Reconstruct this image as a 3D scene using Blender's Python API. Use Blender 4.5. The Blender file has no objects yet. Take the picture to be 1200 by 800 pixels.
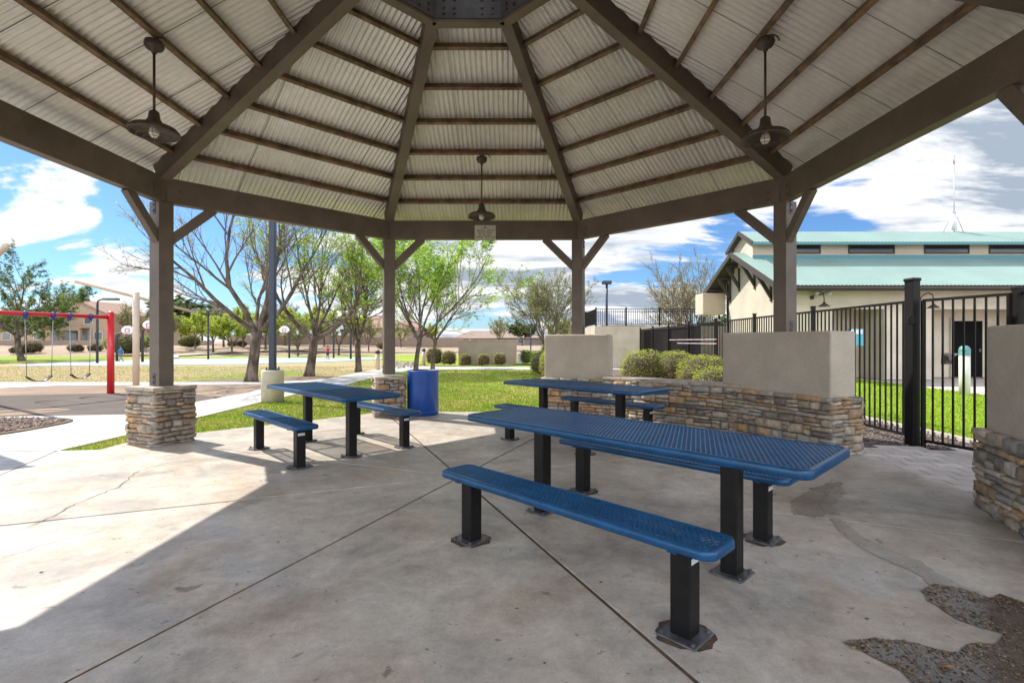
import bpy, bmesh, math, random
from math import sin, cos, tan, pi, radians, sqrt, atan2, hypot
from mathutils import Vector, Matrix, noise
R = random.Random(7)
S = bpy.context.scene
COL = S.collection
BACK_FILL=3.9; SUN_E=3.2; SKY_E=.15; EXPO=1.12; CL_W=(3.6,3.63,3.7); CL_G=(1.35,1.6,1.95); SKT=(.24,.36,.50); LOBES=((50,200,19,7,-.20),(110,300,12,4,.14),(40,372,12,4,.10),(230,250,9,3,-.06),(985,250,8,2,-.12),(1110,265,8,2,.12),(1120,150,20,6,.14),(590,330,26,8,.10),(300,290,16,5,-.05),(900,170,14,4,.05))
F = 590.0; H = 1.4          # focal length in 1200 px units, eye height; eye above the origin, looking along +Y
def g(px, py, z=0.0):
    y = F*(H-z)/(py-400.0); return (px-600.0)*y/F, y
def V(*a): return Vector(a)

# ------------------------------------------------------------------ mesh builder
class MB:
    def __init__(s): s.v=[]; s.f=[]; s.c=[]; s.mi=[]; s.col=(1,1,1); s.m=0; s.smooth=False; s.sm=[]
    def face(s, idx): s.f.append(idx); s.c.append(s.col); s.mi.append(s.m); s.sm.append(s.smooth)
    def box(s, c, sz, M=None, taper=1.0):
        hx,hy,hz = sz[0]/2,sz[1]/2,sz[2]/2; c=Vector(c); b=len(s.v)
        for (x,y,z) in ((-1,-1,-1),(1,-1,-1),(1,1,-1),(-1,1,-1),(-1,-1,1),(1,-1,1),(1,1,1),(-1,1,1)):
            t = taper if z>0 else 1.0
            p=Vector((x*hx*t,y*hy*t,z*hz))
            if M is not None: p = M @ p
            s.v.append(tuple(p+c))
        for q in ((3,2,1,0),(4,5,6,7),(0,1,5,4),(1,2,6,5),(2,3,7,6),(3,0,4,7)): s.face(tuple(b+i for i in q))
    def bar(s, p, q, w, h, up=(0,0,1)):
        """box from p to q, w wide, h tall"""
        p=Vector(p); q=Vector(q); d=(q-p); L=d.length; x=d.normalized(); u=Vector(up)
        y=u.cross(x)
        if y.length<1e-5: y=Vector((0,1,0)).cross(x)
        y.normalize(); z=x.cross(y)
        M=Matrix((x,y,z)).transposed()
        s.box((p+q)/2,(L,w,h),M)
    def tube(s, pts, rad, n=6, cap=True):
        pts=[Vector(p) for p in pts]
        if not isinstance(rad,(list,tuple)): rad=[rad]*len(pts)
        b=len(s.v); prev=None
        for i,p in enumerate(pts):
            d=(pts[min(i+1,len(pts)-1)]-pts[max(i-1,0)])
            if d.length<1e-9: d=Vector((0,0,1))
            d.normalize()
            if prev is None:
                a=Vector((1,0,0)) if abs(d.x)<.8 else Vector((0,1,0))
                u=d.cross(a).normalized()
            else:
                u=(prev-d*prev.dot(d))
                u = u.normalized() if u.length>1e-6 else d.cross(Vector((1,0,0))).normalized()
            prev=u; w=d.cross(u)
            for k in range(n):
                a=2*pi*k/n; s.v.append(tuple(p+(u*cos(a)+w*sin(a))*rad[i]))
        for i in range(len(pts)-1):
            for k in range(n):
                k2=(k+1)%n; s.face((b+i*n+k,b+i*n+k2,b+(i+1)*n+k2,b+(i+1)*n+k))
        if cap and n>2:
            s.face(tuple(b+k for k in range(n))[::-1]); e=b+(len(pts)-1)*n; s.face(tuple(e+k for k in range(n)))
    def lathe(s, prof, n=24, c=(0,0,0)):
        b=len(s.v)
        for (r,z) in prof:
            for k in range(n):
                a=2*pi*k/n; s.v.append((c[0]+r*cos(a),c[1]+r*sin(a),c[2]+z))
        for i in range(len(prof)-1):
            for k in range(n):
                k2=(k+1)%n; s.face((b+i*n+k,b+i*n+k2,b+(i+1)*n+k2,b+(i+1)*n+k))
    def prism(s, poly, z0, z1):
        """vertical prism over a CCW 2-D polygon"""
        n=len(poly); b=len(s.v)
        for z in (z0,z1):
            for p in poly: s.v.append((p[0],p[1],z))
        s.face(tuple(b+i for i in range(n))[::-1]); s.face(tuple(b+n+i for i in range(n)))
        for i in range(n):
            j=(i+1)%n; s.face((b+i,b+j,b+n+j,b+n+i))
    def sheet(s, pts):
        b=len(s.v)
        for p in pts: s.v.append(tuple(p))
        s.face(tuple(range(b,b+len(pts))))
    def build(s, name, mats, parent=None, bevel=0, loc=None, rz=0):
        me=bpy.data.meshes.new(name); me.from_pydata(s.v,[],s.f)
        if not isinstance(mats,(list,tuple)): mats=[mats]
        for m in mats: me.materials.append(m)
        n=len(s.f)
        me.polygons.foreach_set('material_index', s.mi)
        me.polygons.foreach_set('use_smooth', s.sm)
        if any(c!=(1,1,1) for c in s.c):
            at=me.attributes.new('tint','FLOAT_COLOR','FACE')
            fl=[]
            for c in s.c: fl += [c[0],c[1],c[2],1.0]
            at.data.foreach_set('color', fl)
        me.update()
        o=bpy.data.objects.new(name,me); COL.objects.link(o)
        if parent is not None: o.parent=parent
        if bevel:
            md=o.modifiers.new('bevel','BEVEL'); md.width=bevel; md.segments=2; md.limit_method='ANGLE'
        if loc is not None: o.location=loc
        o.rotation_euler.z=rz
        return o

def tag(o, label=None, cat=None, group=None, kind=None):
    if label: o['label']=label
    if cat: o['category']=cat
    if group: o['group']=group
    if kind: o['kind']=kind
    return o
def empty(name, loc, label, cat, group=None, rz=0):
    o=bpy.data.objects.new(name,None); COL.objects.link(o); o.location=loc; o.rotation_euler=(0,0,rz); o.empty_display_size=.1
    return tag(o,label,cat,group)
def copy_tree(o, parent=None):
    c=o.copy(); COL.objects.link(c); c.parent=parent
    for ch in list(o.children): copy_tree(ch,c)
    return c
def struct(o, lab=None):
    o['kind']='structure'
    if lab: o['label']=lab
    return o

# ------------------------------------------------------------------ materials
def mat(name, base=(.5,.5,.5), rough=.7, metal=0.0, var=0.0, vscale=3.0, dark=None, bump=0.0, bscale=30.0, tint=False, stretch=None, spec=None, coat=0, trans=0, obj=True, var2=0, v2scale=40):
    m=bpy.data.materials.new(name); m.use_nodes=True; nt=m.node_tree; N=nt.nodes; L=nt.links
    b=N['Principled BSDF']; b.inputs['Roughness'].default_value=rough; b.inputs['Metallic'].default_value=metal
    if spec is not None: b.inputs['Specular IOR Level'].default_value=spec
    if coat: b.inputs['Coat Weight'].default_value=coat; b.inputs['Coat Roughness'].default_value=.15
    if trans: b.inputs['Transmission Weight'].default_value=trans
    tc=N.new('ShaderNodeTexCoord'); mp=N.new('ShaderNodeMapping'); L.new(tc.outputs['Object'],mp.inputs[0])
    if stretch: mp.inputs['Scale'].default_value=stretch
    cur=None
    if tint:
        a=N.new('ShaderNodeAttribute'); a.attribute_name='tint'; cur=a.outputs['Color']
    else:
        rg=N.new('ShaderNodeRGB'); rg.outputs[0].default_value=(*base,1); cur=rg.outputs[0]
    def mul(cur, sock, amt, lo=.35, hi=.65):
        mr=N.new('ShaderNodeMapRange'); L.new(sock,mr.inputs[0]); mr.inputs[1].default_value=lo; mr.inputs[2].default_value=hi
        mr.inputs[3].default_value=1-amt; mr.inputs[4].default_value=1+amt*.6
        vm=N.new('ShaderNodeVectorMath'); vm.operation='SCALE'; L.new(cur,vm.inputs[0]); L.new(mr.outputs[0],vm.inputs['Scale'])
        return vm.outputs[0]
    if var:
        nz=N.new('ShaderNodeTexNoise'); nz.inputs['Scale'].default_value=vscale; nz.inputs['Detail'].default_value=6; nz.inputs['Roughness'].default_value=.6
        L.new(mp.outputs[0],nz.inputs['Vector'])
        if dark is not None:
            mr=N.new('ShaderNodeMapRange'); L.new(nz.outputs['Fac'],mr.inputs[0]); mr.inputs[1].default_value=.4; mr.inputs[2].default_value=.62
            mx=N.new('ShaderNodeMix'); mx.data_type='RGBA'; L.new(mr.outputs[0],mx.inputs[0]); L.new(cur,mx.inputs[6]); mx.inputs[7].default_value=(*dark,1); cur=mx.outputs[2]
        cur=mul(cur,nz.outputs['Fac'],var)
    if var2:
        nz=N.new('ShaderNodeTexNoise'); nz.inputs['Scale'].default_value=v2scale; nz.inputs['Detail'].default_value=4
        L.new(mp.outputs[0],nz.inputs['Vector']); cur=mul(cur,nz.outputs['Fac'],var2)
    L.new(cur,b.inputs['Base Color'])
    if bump:
        nb=N.new('ShaderNodeTexNoise'); nb.inputs['Scale'].default_value=bscale; nb.inputs['Detail'].default_value=5
        L.new(mp.outputs[0],nb.inputs['Vector'])
        bp=N.new('ShaderNodeBump'); bp.inputs['Strength'].default_value=bump; bp.inputs['Distance'].default_value=.01
        L.new(nb.outputs['Fac'],bp.inputs['Height']); L.new(bp.outputs[0],b.inputs['Normal'])
    return m

def concrete_mat(name, base, damp=1.0, rough0=.62, stains=1.0):
    m=bpy.data.materials.new(name); m.use_nodes=True; nt=m.node_tree; N=nt.nodes; L=nt.links
    b=N['Principled BSDF']; tc=N.new('ShaderNodeTexCoord')
    def nz(scale,detail=6,rough=.6,dist=0,off=0,st=None):
        mp=N.new('ShaderNodeMapping'); mp.inputs['Location'].default_value=(off,off*.7,0)
        if st: mp.inputs['Scale'].default_value=st
        L.new(tc.outputs['Object'],mp.inputs[0])
        n=N.new('ShaderNodeTexNoise'); n.inputs['Scale'].default_value=scale; n.inputs['Detail'].default_value=detail; n.inputs['Roughness'].default_value=rough; n.inputs['Distortion'].default_value=dist
        L.new(mp.outputs[0],n.inputs['Vector']); return n.outputs['Fac']
    def mr(s,a,b_,c,d):
        n=N.new('ShaderNodeMapRange'); L.new(s,n.inputs[0]); n.inputs[1].default_value=a; n.inputs[2].default_value=b_; n.inputs[3].default_value=c; n.inputs[4].default_value=d; return n.outputs[0]
    def mix(fac,c1,c2):
        n=N.new('ShaderNodeMix'); n.data_type='RGBA'; L.new(fac,n.inputs[0])
        for i,c in ((6,c1),(7,c2)):
            if isinstance(c,tuple): n.inputs[i].default_value=(*c,1)
            else: L.new(c,n.inputs[i])
        return n.outputs[2]
    def scale(c,f):
        n=N.new('ShaderNodeVectorMath'); n.operation='SCALE'; L.new(c,n.inputs[0]); L.new(f,n.inputs['Scale']); return n.outputs[0]
    r,g_,b_=base
    c=mix(mr(nz(.55,4,.55,.3),.35,.65,0,1),(r*.93,g_*.95,b_*.98),(r*1.08,g_*1.05,b_*1.0))
    # broad blotches, drifting stains, warm rust
    c=scale(c,mr(nz(.85,8,.66,.8,3.1),.50,.68,1.04,1-.36*stains))
    c=scale(c,mr(nz(2.4,7,.66,.5,9),.38,.66,1.08,1-.24*stains))
    c=mix(mr(nz(1.3,6,.6,.5,17),.52,.72,0,.55*stains),c,(r*.80,g_*.60,b_*.40))
    c=scale(c,mr(nz(9,6,.72,.2,5),.35,.7,1.10,.82))
    # small dark spots (old gum, drips)
    sp=nz(7.5,4,.6,.5,31); c=scale(c,mr(sp,.665,.70,1,1-.45*stains))
    sp2=nz(24,3,.55,.3,47); c=scale(c,mr(sp2,.68,.71,1,1-.5*stains))
    c=scale(c,mr(nz(130,3,.6),.3,.7,.86,1.10)); c=scale(c,mr(nz(34,5,.7,.1,3),.35,.68,1.05,.90))
    if damp!=1.0:
        n=N.new('ShaderNodeVectorMath'); n.operation='SCALE'; L.new(c,n.inputs[0]); n.inputs['Scale'].default_value=damp; c=n.outputs[0]
    L.new(c,b.inputs['Base Color'])
    L.new(mr(nz(1.7,5,.6,.3,12),.35,.65,rough0-.24,rough0+.08),b.inputs['Roughness'])
    bp=N.new('ShaderNodeBump'); bp.inputs['Strength'].default_value=.25; bp.inputs['Distance'].default_value=.004
    L.new(nz(60,6,.7),bp.inputs['Height']); L.new(bp.outputs[0],b.inputs['Normal'])
    return m

def ground_mat(name, c1, c2, scale=.5, lo=.42, hi=.58, c3=None, fine=.25, fscale=25, bump=.5, rough=.95):
    m=bpy.data.materials.new(name); m.use_nodes=True; nt=m.node_tree; N=nt.nodes; L=nt.links
    b=N['Principled BSDF']; b.inputs['Roughness'].default_value=rough; b.inputs['Specular IOR Level'].default_value=.15
    tc=N.new('ShaderNodeTexCoord')
    n1=N.new('ShaderNodeTexNoise'); n1.inputs['Scale'].default_value=scale; n1.inputs['Detail'].default_value=7; n1.inputs['Roughness'].default_value=.62; n1.inputs['Distortion'].default_value=.4
    L.new(tc.outputs['Object'],n1.inputs['Vector'])
    mr=N.new('ShaderNodeMapRange'); L.new(n1.outputs['Fac'],mr.inputs[0]); mr.inputs[1].default_value=lo; mr.inputs[2].default_value=hi
    mx=N.new('ShaderNodeMix'); mx.data_type='RGBA'; L.new(mr.outputs[0],mx.inputs[0]); mx.inputs[6].default_value=(*c1,1); mx.inputs[7].default_value=(*c2,1)
    cur=mx.outputs[2]
    n2=N.new('ShaderNodeTexNoise'); n2.inputs['Scale'].default_value=fscale; n2.inputs['Detail'].default_value=6; n2.inputs['Roughness'].default_value=.7
    L.new(tc.outputs['Object'],n2.inputs['Vector'])
    m2=N.new('ShaderNodeMapRange'); L.new(n2.outputs['Fac'],m2.inputs[0]); m2.inputs[1].default_value=.3; m2.inputs[2].default_value=.7; m2.inputs[3].default_value=1-fine; m2.inputs[4].default_value=1+fine
    vm=N.new('ShaderNodeVectorMath'); vm.operation='SCALE'; L.new(cur,vm.inputs[0]); L.new(m2.outputs[0],vm.inputs['Scale'])
    L.new(vm.outputs[0],b.inputs['Base Color'])
    bp=N.new('ShaderNodeBump'); bp.inputs['Strength'].default_value=bump; bp.inputs['Distance'].default_value=.02
    L.new(n2.outputs['Fac'],bp.inputs['Height']); L.new(bp.outputs[0],b.inputs['Normal'])
    return m

CONC=(.49,.43,.362)
M_slab=concrete_mat('slab_concrete',CONC)
M_damp=concrete_mat('damp_concrete',CONC,damp=.66,rough0=.40)
M_walk=concrete_mat('walk_concrete',(.50,.48,.45),stains=.35)
M_joint=mat('joint_filler',(.12,.072,.04),.9,var=.4,vscale=8)
M_crack=mat('crack_dark',(.14,.12,.10),.95)
M_beam=mat('painted_timber',(.145,.114,.088),.55,var=.22,vscale=2.2,bump=.25,bscale=26,var2=.10,v2scale=60)
M_purlin=mat('stained_timber',(.19,.125,.070),.7,var=.55,vscale=7,bump=.4,bscale=40,var2=.18,v2scale=90)
M_sheet=mat('corrugated_steel',(.75,.735,.70),.36,metal=.28,var=.12,vscale=.9,var2=.05,v2scale=12)
M_seam=mat('sheet_seam',(.10,.13,.10),.6)
M_steel=mat('ring_steel',(.10,.10,.11),.5,metal=.3,var=.3,vscale=4)
M_bolt=mat('bolt_steel',(.09,.075,.06),.4,metal=.4)
M_stucco=mat('stucco_paint',(.49,.42,.335),.85,var=.14,vscale=1.6,bump=.7,bscale=90,var2=.06,v2scale=30)
M_cap=mat('cap_stone',(.42,.36,.29),.8,var=.3,vscale=6,bump=.5,bscale=25)
M_stone=mat('ledge_stone',tint=True,rough=.85,var=.30,vscale=14,bump=.7,bscale=45,var2=.15,v2scale=80)
M_mortar=mat('mortar',(.13,.11,.09),.95,bump=.4)
M_blue=mat('blue_vinyl',(.005,.066,.168),.32,var=.22,vscale=7,spec=.45,var2=.15,v2scale=45,bump=.06,bscale=60)
M_black=mat('black_powder_coat',(.007,.006,.006),.45,spec=.3,var=.5,vscale=12,bump=.08,bscale=50)
M_plate=mat('base_plate_steel',(.12,.12,.125),.45,metal=.5,var=.4,vscale=14)
M_label=mat('white_label',(.7,.7,.72),.5)
M_lamp=mat('lamp_bronze',(.085,.065,.05),.5,metal=.25,var=.4,vscale=9)
M_bulb=mat('bulb_glass',(.85,.83,.76),.12)
M_sign=mat('sign_board',(.60,.57,.49),.5)
M_ink=mat('sign_ink',(.012,.03,.025),.7,spec=.2)
M_can=mat('can_blue',(.008,.075,.36),.35,var=.15,vscale=4,coat=.2)
M_canin=mat('can_dark',(.01,.02,.05),.6)
M_red=mat('red_paint',(.62,.02,.025),.35,var=.1,coat=.2)
M_clamp=mat('clamp_blue',(.02,.05,.28),.4)
M_chain=mat('chain_steel',(.42,.42,.44),.4,metal=.6)
M_seat=mat('swing_seat_black',(.03,.03,.032),.3)
M_beige=mat('beige_paint',(.62,.50,.38),.5,var=.08)
M_iron=mat('fence_iron',(.008,.006,.006),.55,spec=.25,var=.3,vscale=8)
M_navy=mat('pole_navy',(.022,.032,.06),.4,var=.2)
M_pconc=mat('pole_base_concrete',(.52,.46,.35),.85,var=.15,vscale=3,bump=.4,bscale=50)
M_bark=mat('bark',(.105,.072,.052),.95,var=.5,vscale=6,bump=.9,bscale=22,stretch=(1,1,.35),dark=(.16,.125,.098))
M_twig=mat('twig_bark',(.15,.115,.088),.9,var=.3,vscale=5)
M_bark2=mat('bark_pale',(.15,.12,.095),.95,var=.4,vscale=5,bump=.6)
def leaf_mat(name, tr=.5):
    m=bpy.data.materials.new(name); m.use_nodes=True; nt=m.node_tree; N=nt.nodes; L=nt.links
    b=N['Principled BSDF']; b.inputs['Roughness'].default_value=.6
    a=N.new('ShaderNodeAttribute'); a.attribute_name='tint'; L.new(a.outputs['Color'],b.inputs['Base Color'])
    t=N.new('ShaderNodeBsdfTranslucent'); L.new(a.outputs['Color'],t.inputs['Color'])
    mx=N.new('ShaderNodeMixShader'); mx.inputs[0].default_value=tr
    L.new(b.outputs[0],mx.inputs[1]); L.new(t.outputs[0],mx.inputs[2]); L.new(mx.outputs[0],N['Material Output'].inputs['Surface'])
    return m
M_leaf=leaf_mat('leaf'); M_grassb=leaf_mat('grass_blade',.3)
M_lawn=ground_mat('lawn_soil',(.22,.33,.022),(.42,.38,.10),.55,.40,.60)
M_lawn_dry=ground_mat('lawn_dry',(.38,.31,.165),(.22,.28,.05),.16,.52,.60)
M_lawn_far=ground_mat('lawn_far',(.22,.32,.03),(.30,.35,.06),.2,.42,.6)
M_lawn_r=ground_mat('lawn_bright',(.18,.29,.015),(.22,.32,.02),.6,.4,.6)
M_dirt=ground_mat('desert_soil',(.40,.30,.22),(.33,.25,.18),.12,.4,.6)
M_gran=ground_mat('decomposed_granite',(.34,.255,.19),(.27,.20,.15),.5,.4,.6,fine=.35,fscale=60)
M_rubber=ground_mat('playground_rubber',(.15,.125,.11),(.115,.097,.083),.35,.4,.6,fine=.12,fscale=80,bump=.3)
M_mulch=ground_mat('mulch_bed',(.20,.145,.11),(.28,.21,.16),2,.4,.6,fine=.5,fscale=60,bump=1)
M_gravel=ground_mat('gravel_bed',(.145,.115,.10),(.19,.15,.13),2,.4,.6,fine=.5,fscale=60,bump=1)
M_pebble=mat('pebble',tint=True,rough=.9)
M_court=mat('court_paint',(.33,.42,.44),.8,var=.05,vscale=.4)
M_water=mat('puddle_water',(.11,.085,.065),.15,var=.3,vscale=5,bump=.12,bscale=18)
M_debris=mat('leaf_litter',tint=True,rough=.85)

# ------------------------------------------------------------------ ground
def smooth(a,b,x):
    t=max(0,min(1,(x-a)/(b-a))); return t*t*(3-2*t)
def terr(x,y):
    z=.5*smooth(48,80,y)
    z+=.45*smooth(-14,-26,x)*smooth(46,62,y)
    z+=.10*noise.noise(Vector((x*.05,y*.05,0)))*smooth(45,70,y)
    return z
mb=MB(); ys=[-40,-20,-10,0,10,20,30,40]+[45+3*i for i in range(20)]+[110,130,160,220,350,700,1500,3500]
xs=[-3500,-1200,-500,-250,-150]+[-120+6*i for i in range(41)]+[150,250,500,1200,3500]
for y in ys:
    for x in xs: mb.v.append((x,y,terr(x,y)-.08))
mb.smooth=True
nx=len(xs)
for j in range(len(ys)-1):
    for i in range(nx-1): mb.face((j*nx+i,j*nx+i+1,(j+1)*nx+i+1,(j+1)*nx+i))
struct(mb.build('ground',M_dirt))

def smooth_poly(pts, n=6):
    out=[]; k=len(pts)
    for i in range(k):
        p0,p1,p2,p3=[Vector(pts[(i+j-1)%k]) for j in range(4)]
        for s in range(n):
            t=s/n; out.append(tuple(.5*((2*p1)+(p2-p0)*t+(2*p0-5*p1+4*p2-p3)*t*t+(-p0+3*p1-3*p2+p3)*t**3)))
    return out
def ccw(p):
    a=sum(p[i][0]*p[(i+1)%len(p)][1]-p[(i+1)%len(p)][0]*p[i][1] for i in range(len(p)))
    return p if a>0 else p[::-1]
def ground_sheet(name, pts, z, m, thick=0.0, lab=None):
    me=MB(); pts=ccw(pts)
    if thick: me.prism(pts, z-thick, z)
    else: me.sheet([(p[0],p[1],z) for p in pts])
    o=me.build(name,m)
    return struct(o,lab)
def inside(p,poly):
    c=False; n=len(poly); j=n-1
    for i in range(n):
        a=poly[i]; b=poly[j]
        if (a[1]>p[1])!=(b[1]>p[1]) and p[0]<(b[0]-a[0])*(p[1]-a[1])/(b[1]-a[1])+a[0]: c=not c
        j=i
    return c

# ---- ramada layout
CX,CY=-.54,5.22; A=4.345; SD=A*.8284; AP=4.80
ang=[radians(22.5+45*k) for k in range(8)]
def corner(r_ap,k): r=r_ap/cos(radians(22.5)); return (CX+r*cos(ang[k]),CY+r*sin(ang[k]))
slab_poly=[corner(AP,k) for k in range(8)]
# slab of eight wedges with open joints over a filler sheet
mb=MB(); gap=.012
for k in range(8):
    a=Vector(slab_poly[k]+(0,)); b=Vector(slab_poly[(k+1)%8]+(0,)); c=Vector((CX,CY,0))
    ua=(a-c).normalized(); ub=(b-c).normalized(); na=Vector((-ua.y,ua.x,0)); nb=Vector((ub.y,-ub.x,0))
    c2=c+(ua+ub).normalized()*(gap/sin(radians(22.5)))
    mb.prism([(c2.x,c2.y),((a+na*gap).x,(a+na*gap).y),((b+nb*gap).x,(b+nb*gap).y)],-.12,0)
slab=mb.build('concrete_slab',M_slab); struct(slab)
md=slab.modifiers.new('bevel','BEVEL'); md.width=.004; md.segments=1; md.limit_method='ANGLE'
mb=MB(); mb.sheet([(x,y,-.008) for x,y in slab_poly]); j=mb.build('joint_filler',M_joint); struct(j)
def jag(pts, w, amp, step=.06, seed=1):
    """jagged thin strip along a ground polyline"""
    rr=random.Random(seed); P=[]
    for (a,b) in zip(pts[:-1],pts[1:]):
        n=max(1,int(hypot(b[0]-a[0],b[1]-a[1])/step))
        for i in range(n):
            t=i/n; P.append((a[0]+(b[0]-a[0])*t+rr.uniform(-amp,amp),a[1]+(b[1]-a[1])*t+rr.uniform(-amp,amp)))
    P.append(pts[-1]); return P
def strip(mb, P, w, z, seed=2):
    rr=random.Random(seed); n=len(P); Lr=[]
    for i,p in enumerate(P):
        d=Vector((P[min(i+1,n-1)][0]-P[max(i-1,0)][0],P[min(i+1,n-1)][1]-P[max(i-1,0)][1])).normalized()
        ww=w*rr.uniform(.3,1.2)*(.3 if i in (0,n-1) else 1)
        Lr.append(((p[0]-d.y*ww,p[1]+d.x*ww,z),(p[0]+d.y*ww,p[1]-d.x*ww,z)))
    b=len(mb.v)
    for l,r in Lr: mb.v+= [l,r]
    for i in range(n-1): mb.face((b+2*i,b+2*i+1,b+2*i+3,b+2*i+2))
mb=MB()
for sd,pts in enumerate([[g(210,539),g(160,552),g(140,570),g(90,590),g(30,620)],
            [g(975,560),g(968,580),g(960,592),g(966,604)],[g(990,551),g(1030,553),g(1080,556),g(1140,563)],
            [g(0,655),g(60,636),g(140,617)],[g(690,735),g(760,715)]]):
    strip(mb,jag(pts,0,.016,.06,sd),(.0042,.003,.003,.003,.001)[sd],.0035,sd)
mb.build('crack',M_crack,slab)

# big lawn sheets first (lowest), walks above
lawn_near=[(-6.2,6.1),(-6.2,9),(-6.2,12),(-5.7,16.5),(-5.7,20),(-5.3,25.2),(3.2,25.2),(2.6,20),(1.6,15),(1.1,12.2),(1.0,9.3),(-1,7),(-5,6)]
ground_sheet('lawn_soil',lawn_near,-.035,M_lawn)
lawn_back=[(-70,17.2),(-9.3,17.2),(-8.6,17.9),(-7.2,19),(-6.8,23),(-6.2,30),(-5,32),(6,34),(12,60),(-70,60)]
ground_sheet('lawn_dry_field',[(-90,17.2),(-9.3,17.2),(-8.6,17.9),(-7.0,19.4),(-6.9,23),(-6.2,30),(-4,34),(-4,46),(-90,46)],-.045,M_lawn_dry)
ground_sheet('lawn_far_strip',[(-34,45),(-10,41),(-5,30),(-5,28.6),(3.8,28.6),(4.2,34),(6,46),(4,58),(-10,60),(-40,56),(-60,40),(-34,34)],-.03,M_lawn_far)
ground_sheet('granite_bed_front',[(1.0,9.2),(1.1,12.2),(1.6,15),(2.6,20),(3.2,25.2),(6.5,25.2),(6.5,9),(4.5,6),(3,7)],-.03,M_gran)
walk=[(-20,9.5),(-9.5,9.45),(-7.5,9.75),(-7.4,11.5),(-7.3,14),(-7.6,16),(-7.6,17.8),(-7.0,19.6),(-7.0,23),(-6.9,25.3),(-6.2,29.5),(-5.2,28.6),(1.6,28.0),(6,28),(6,25.4),(-4.9,25.4),(-5.3,22),(-5.45,19.5),(-5.45,16.5),(-5.8,13.5),(-5.85,12),(-5.85,9),(-5.83,7.6),(-5.87,6.5),(-5.1,6.6),(-4.2,6.0),(-3.5,3),(-3.5,-3),(-20,-3)]
ground_walks=[walk,[(-9,25.4),(6,25.4),(6,28),(-9,28)]]
ground_sheet('walkway',walk,-.010,M_walk,.08)
mb=MB()
for (a,b) in (((-5.85,9.5),(-7.5,9.75)),((-5.85,12.2),(-7.35,12.4)),((-5.7,15.2),(-7.5,15.2)),((-5.35,18.4),(-7.3,18.6)),((-5.87,6.5),(-7.7,6.4)),((-5.2,4.2),(-20,4.2)),((-5.87,6.5),(-5.2,4.8)),((-7.72,6.4),(-12,2.5))):
    mb.bar((a[0],a[1],-.0085),(b[0],b[1],-.0085),.012,.004)
struct(mb.build('walkway_joint',M_crack))
ground_sheet('playground_walk',[(-40,14.2),(-16,14.9),(-14.5,16.2),(-9.3,16.6),(-8.0,16.9),(-7.4,17.5),(-7.6,18.1),(-9.2,17.5),(-40,17.4)],-.012,M_walk,.05)
ground_sheet('granite_play_area',[(-40,13),(-7.4,13),(-7.5,16.8),(-9.3,16.7),(-14.5,16.3),(-16,15),(-40,14.4)],-.03,M_gran)
rub=smooth_poly([(-40,9.5),(-9.6,9.5),(-7.6,9.8),(-7.5,12.4),(-8.0,13.3),(-11,13.9),(-15,12.6),(-20,12.2),(-40,12.2)],4)
ground_sheet('playground_rubber',[(-40,9.3),(-9.5,9.3),(-7.5,9.6),(-7.4,12.6),(-8.2,13.4),(-11,13.9),(-14.5,13.0),(-18,12.0),(-40,11.6)],-.022,M_rubber)
ground_sheet('torn_rubber_patch',smooth_poly([(-11.8,9.55),(-9.9,9.6),(-9.35,9.85),(-9.2,10.5),(-9.9,10.7),(-10.8,10.2),(-12.2,10.45),(-15,10.5),(-15,9.5)],3),-.018,M_gran)
mb=MB()
for sd,pts in enumerate([[(-11.9,10.35),(-10.4,9.98),(-9.3,10.5)],[(-9.2,10.5),(-7.6,11.9)],[(-10.9,11.6),(-10.3,11.9)],[(-9.6,12.7),(-9.2,12.8)],[(-8.0,9.9),(-7.4,10.0)]]):
    strip(mb,jag(pts,0,.03,.15,sd),.035 if sd!=1 else .015,-.013,sd)
struct(mb.build('rubber_crack',M_crack))
island=smooth_poly([(-30,9.3),(-12,9.25),(-9.3,9.2),(-8.2,9.15),(-7.75,8.88),(-7.65,8.3),(-7.75,7.5),(-8.4,6.6),(-10,5.9),(-14,5.2),(-30,4)],4)
ground_sheet('mulch_bed',island,.012,M_mulch,.06)
tring=[(-9.9+1.3*cos(t*pi/8)*1.6,18.0+.75*sin(t*pi/8)) for t in range(16)]
ground_sheet('mulch_bed_tree',[(-11.9,17.4),(-9.2,17.45),(-7.7,18.1),(-7.15,19.2),(-6.9,20.2),(-8.2,21.1),(-9.8,19.6),(-11.4,19)],-.02,M_mulch)
court=[(-28.9,29),(-22,30.4),(-16.7,31.6),(-13,35),(-10.4,39.9),(-11.4,44.4),(-20.2,44.4),(-27,40.6),(-31,34)]
ground_sheet('basketball_court',court,-.012,M_court,.04)
# far path on the left bank
mb=MB(); pc=[(-29,42),(-33,48),(-30,54),(-20,58),(-6,62),(6,66)]
P=jag(pc,0,0,2.0); 
for a,b in zip(P[:-1],P[1:]):
    d=Vector((b[0]-a[0],b[1]-a[1])).normalized(); n=(-d.y*1.0,d.x*1.0)
    mb.sheet([(a[0]-n[0],a[1]-n[1],terr(*a)+.03),(b[0]-n[0],b[1]-n[1],terr(*b)+.03),(b[0]+n[0],b[1]+n[1],terr(*b)+.03),(a[0]+n[0],a[1]+n[1],terr(*a)+.03)])
struct(mb.build('path',M_walk))
# street / parking beyond
mb=MB(); 
mb.sheet([(-60,118,.60),(60,118,.60),(60,128,.60),(-60,128,.60)]); struct(mb.build('road',mat('asphalt',(.16,.155,.15),.9)))

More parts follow.
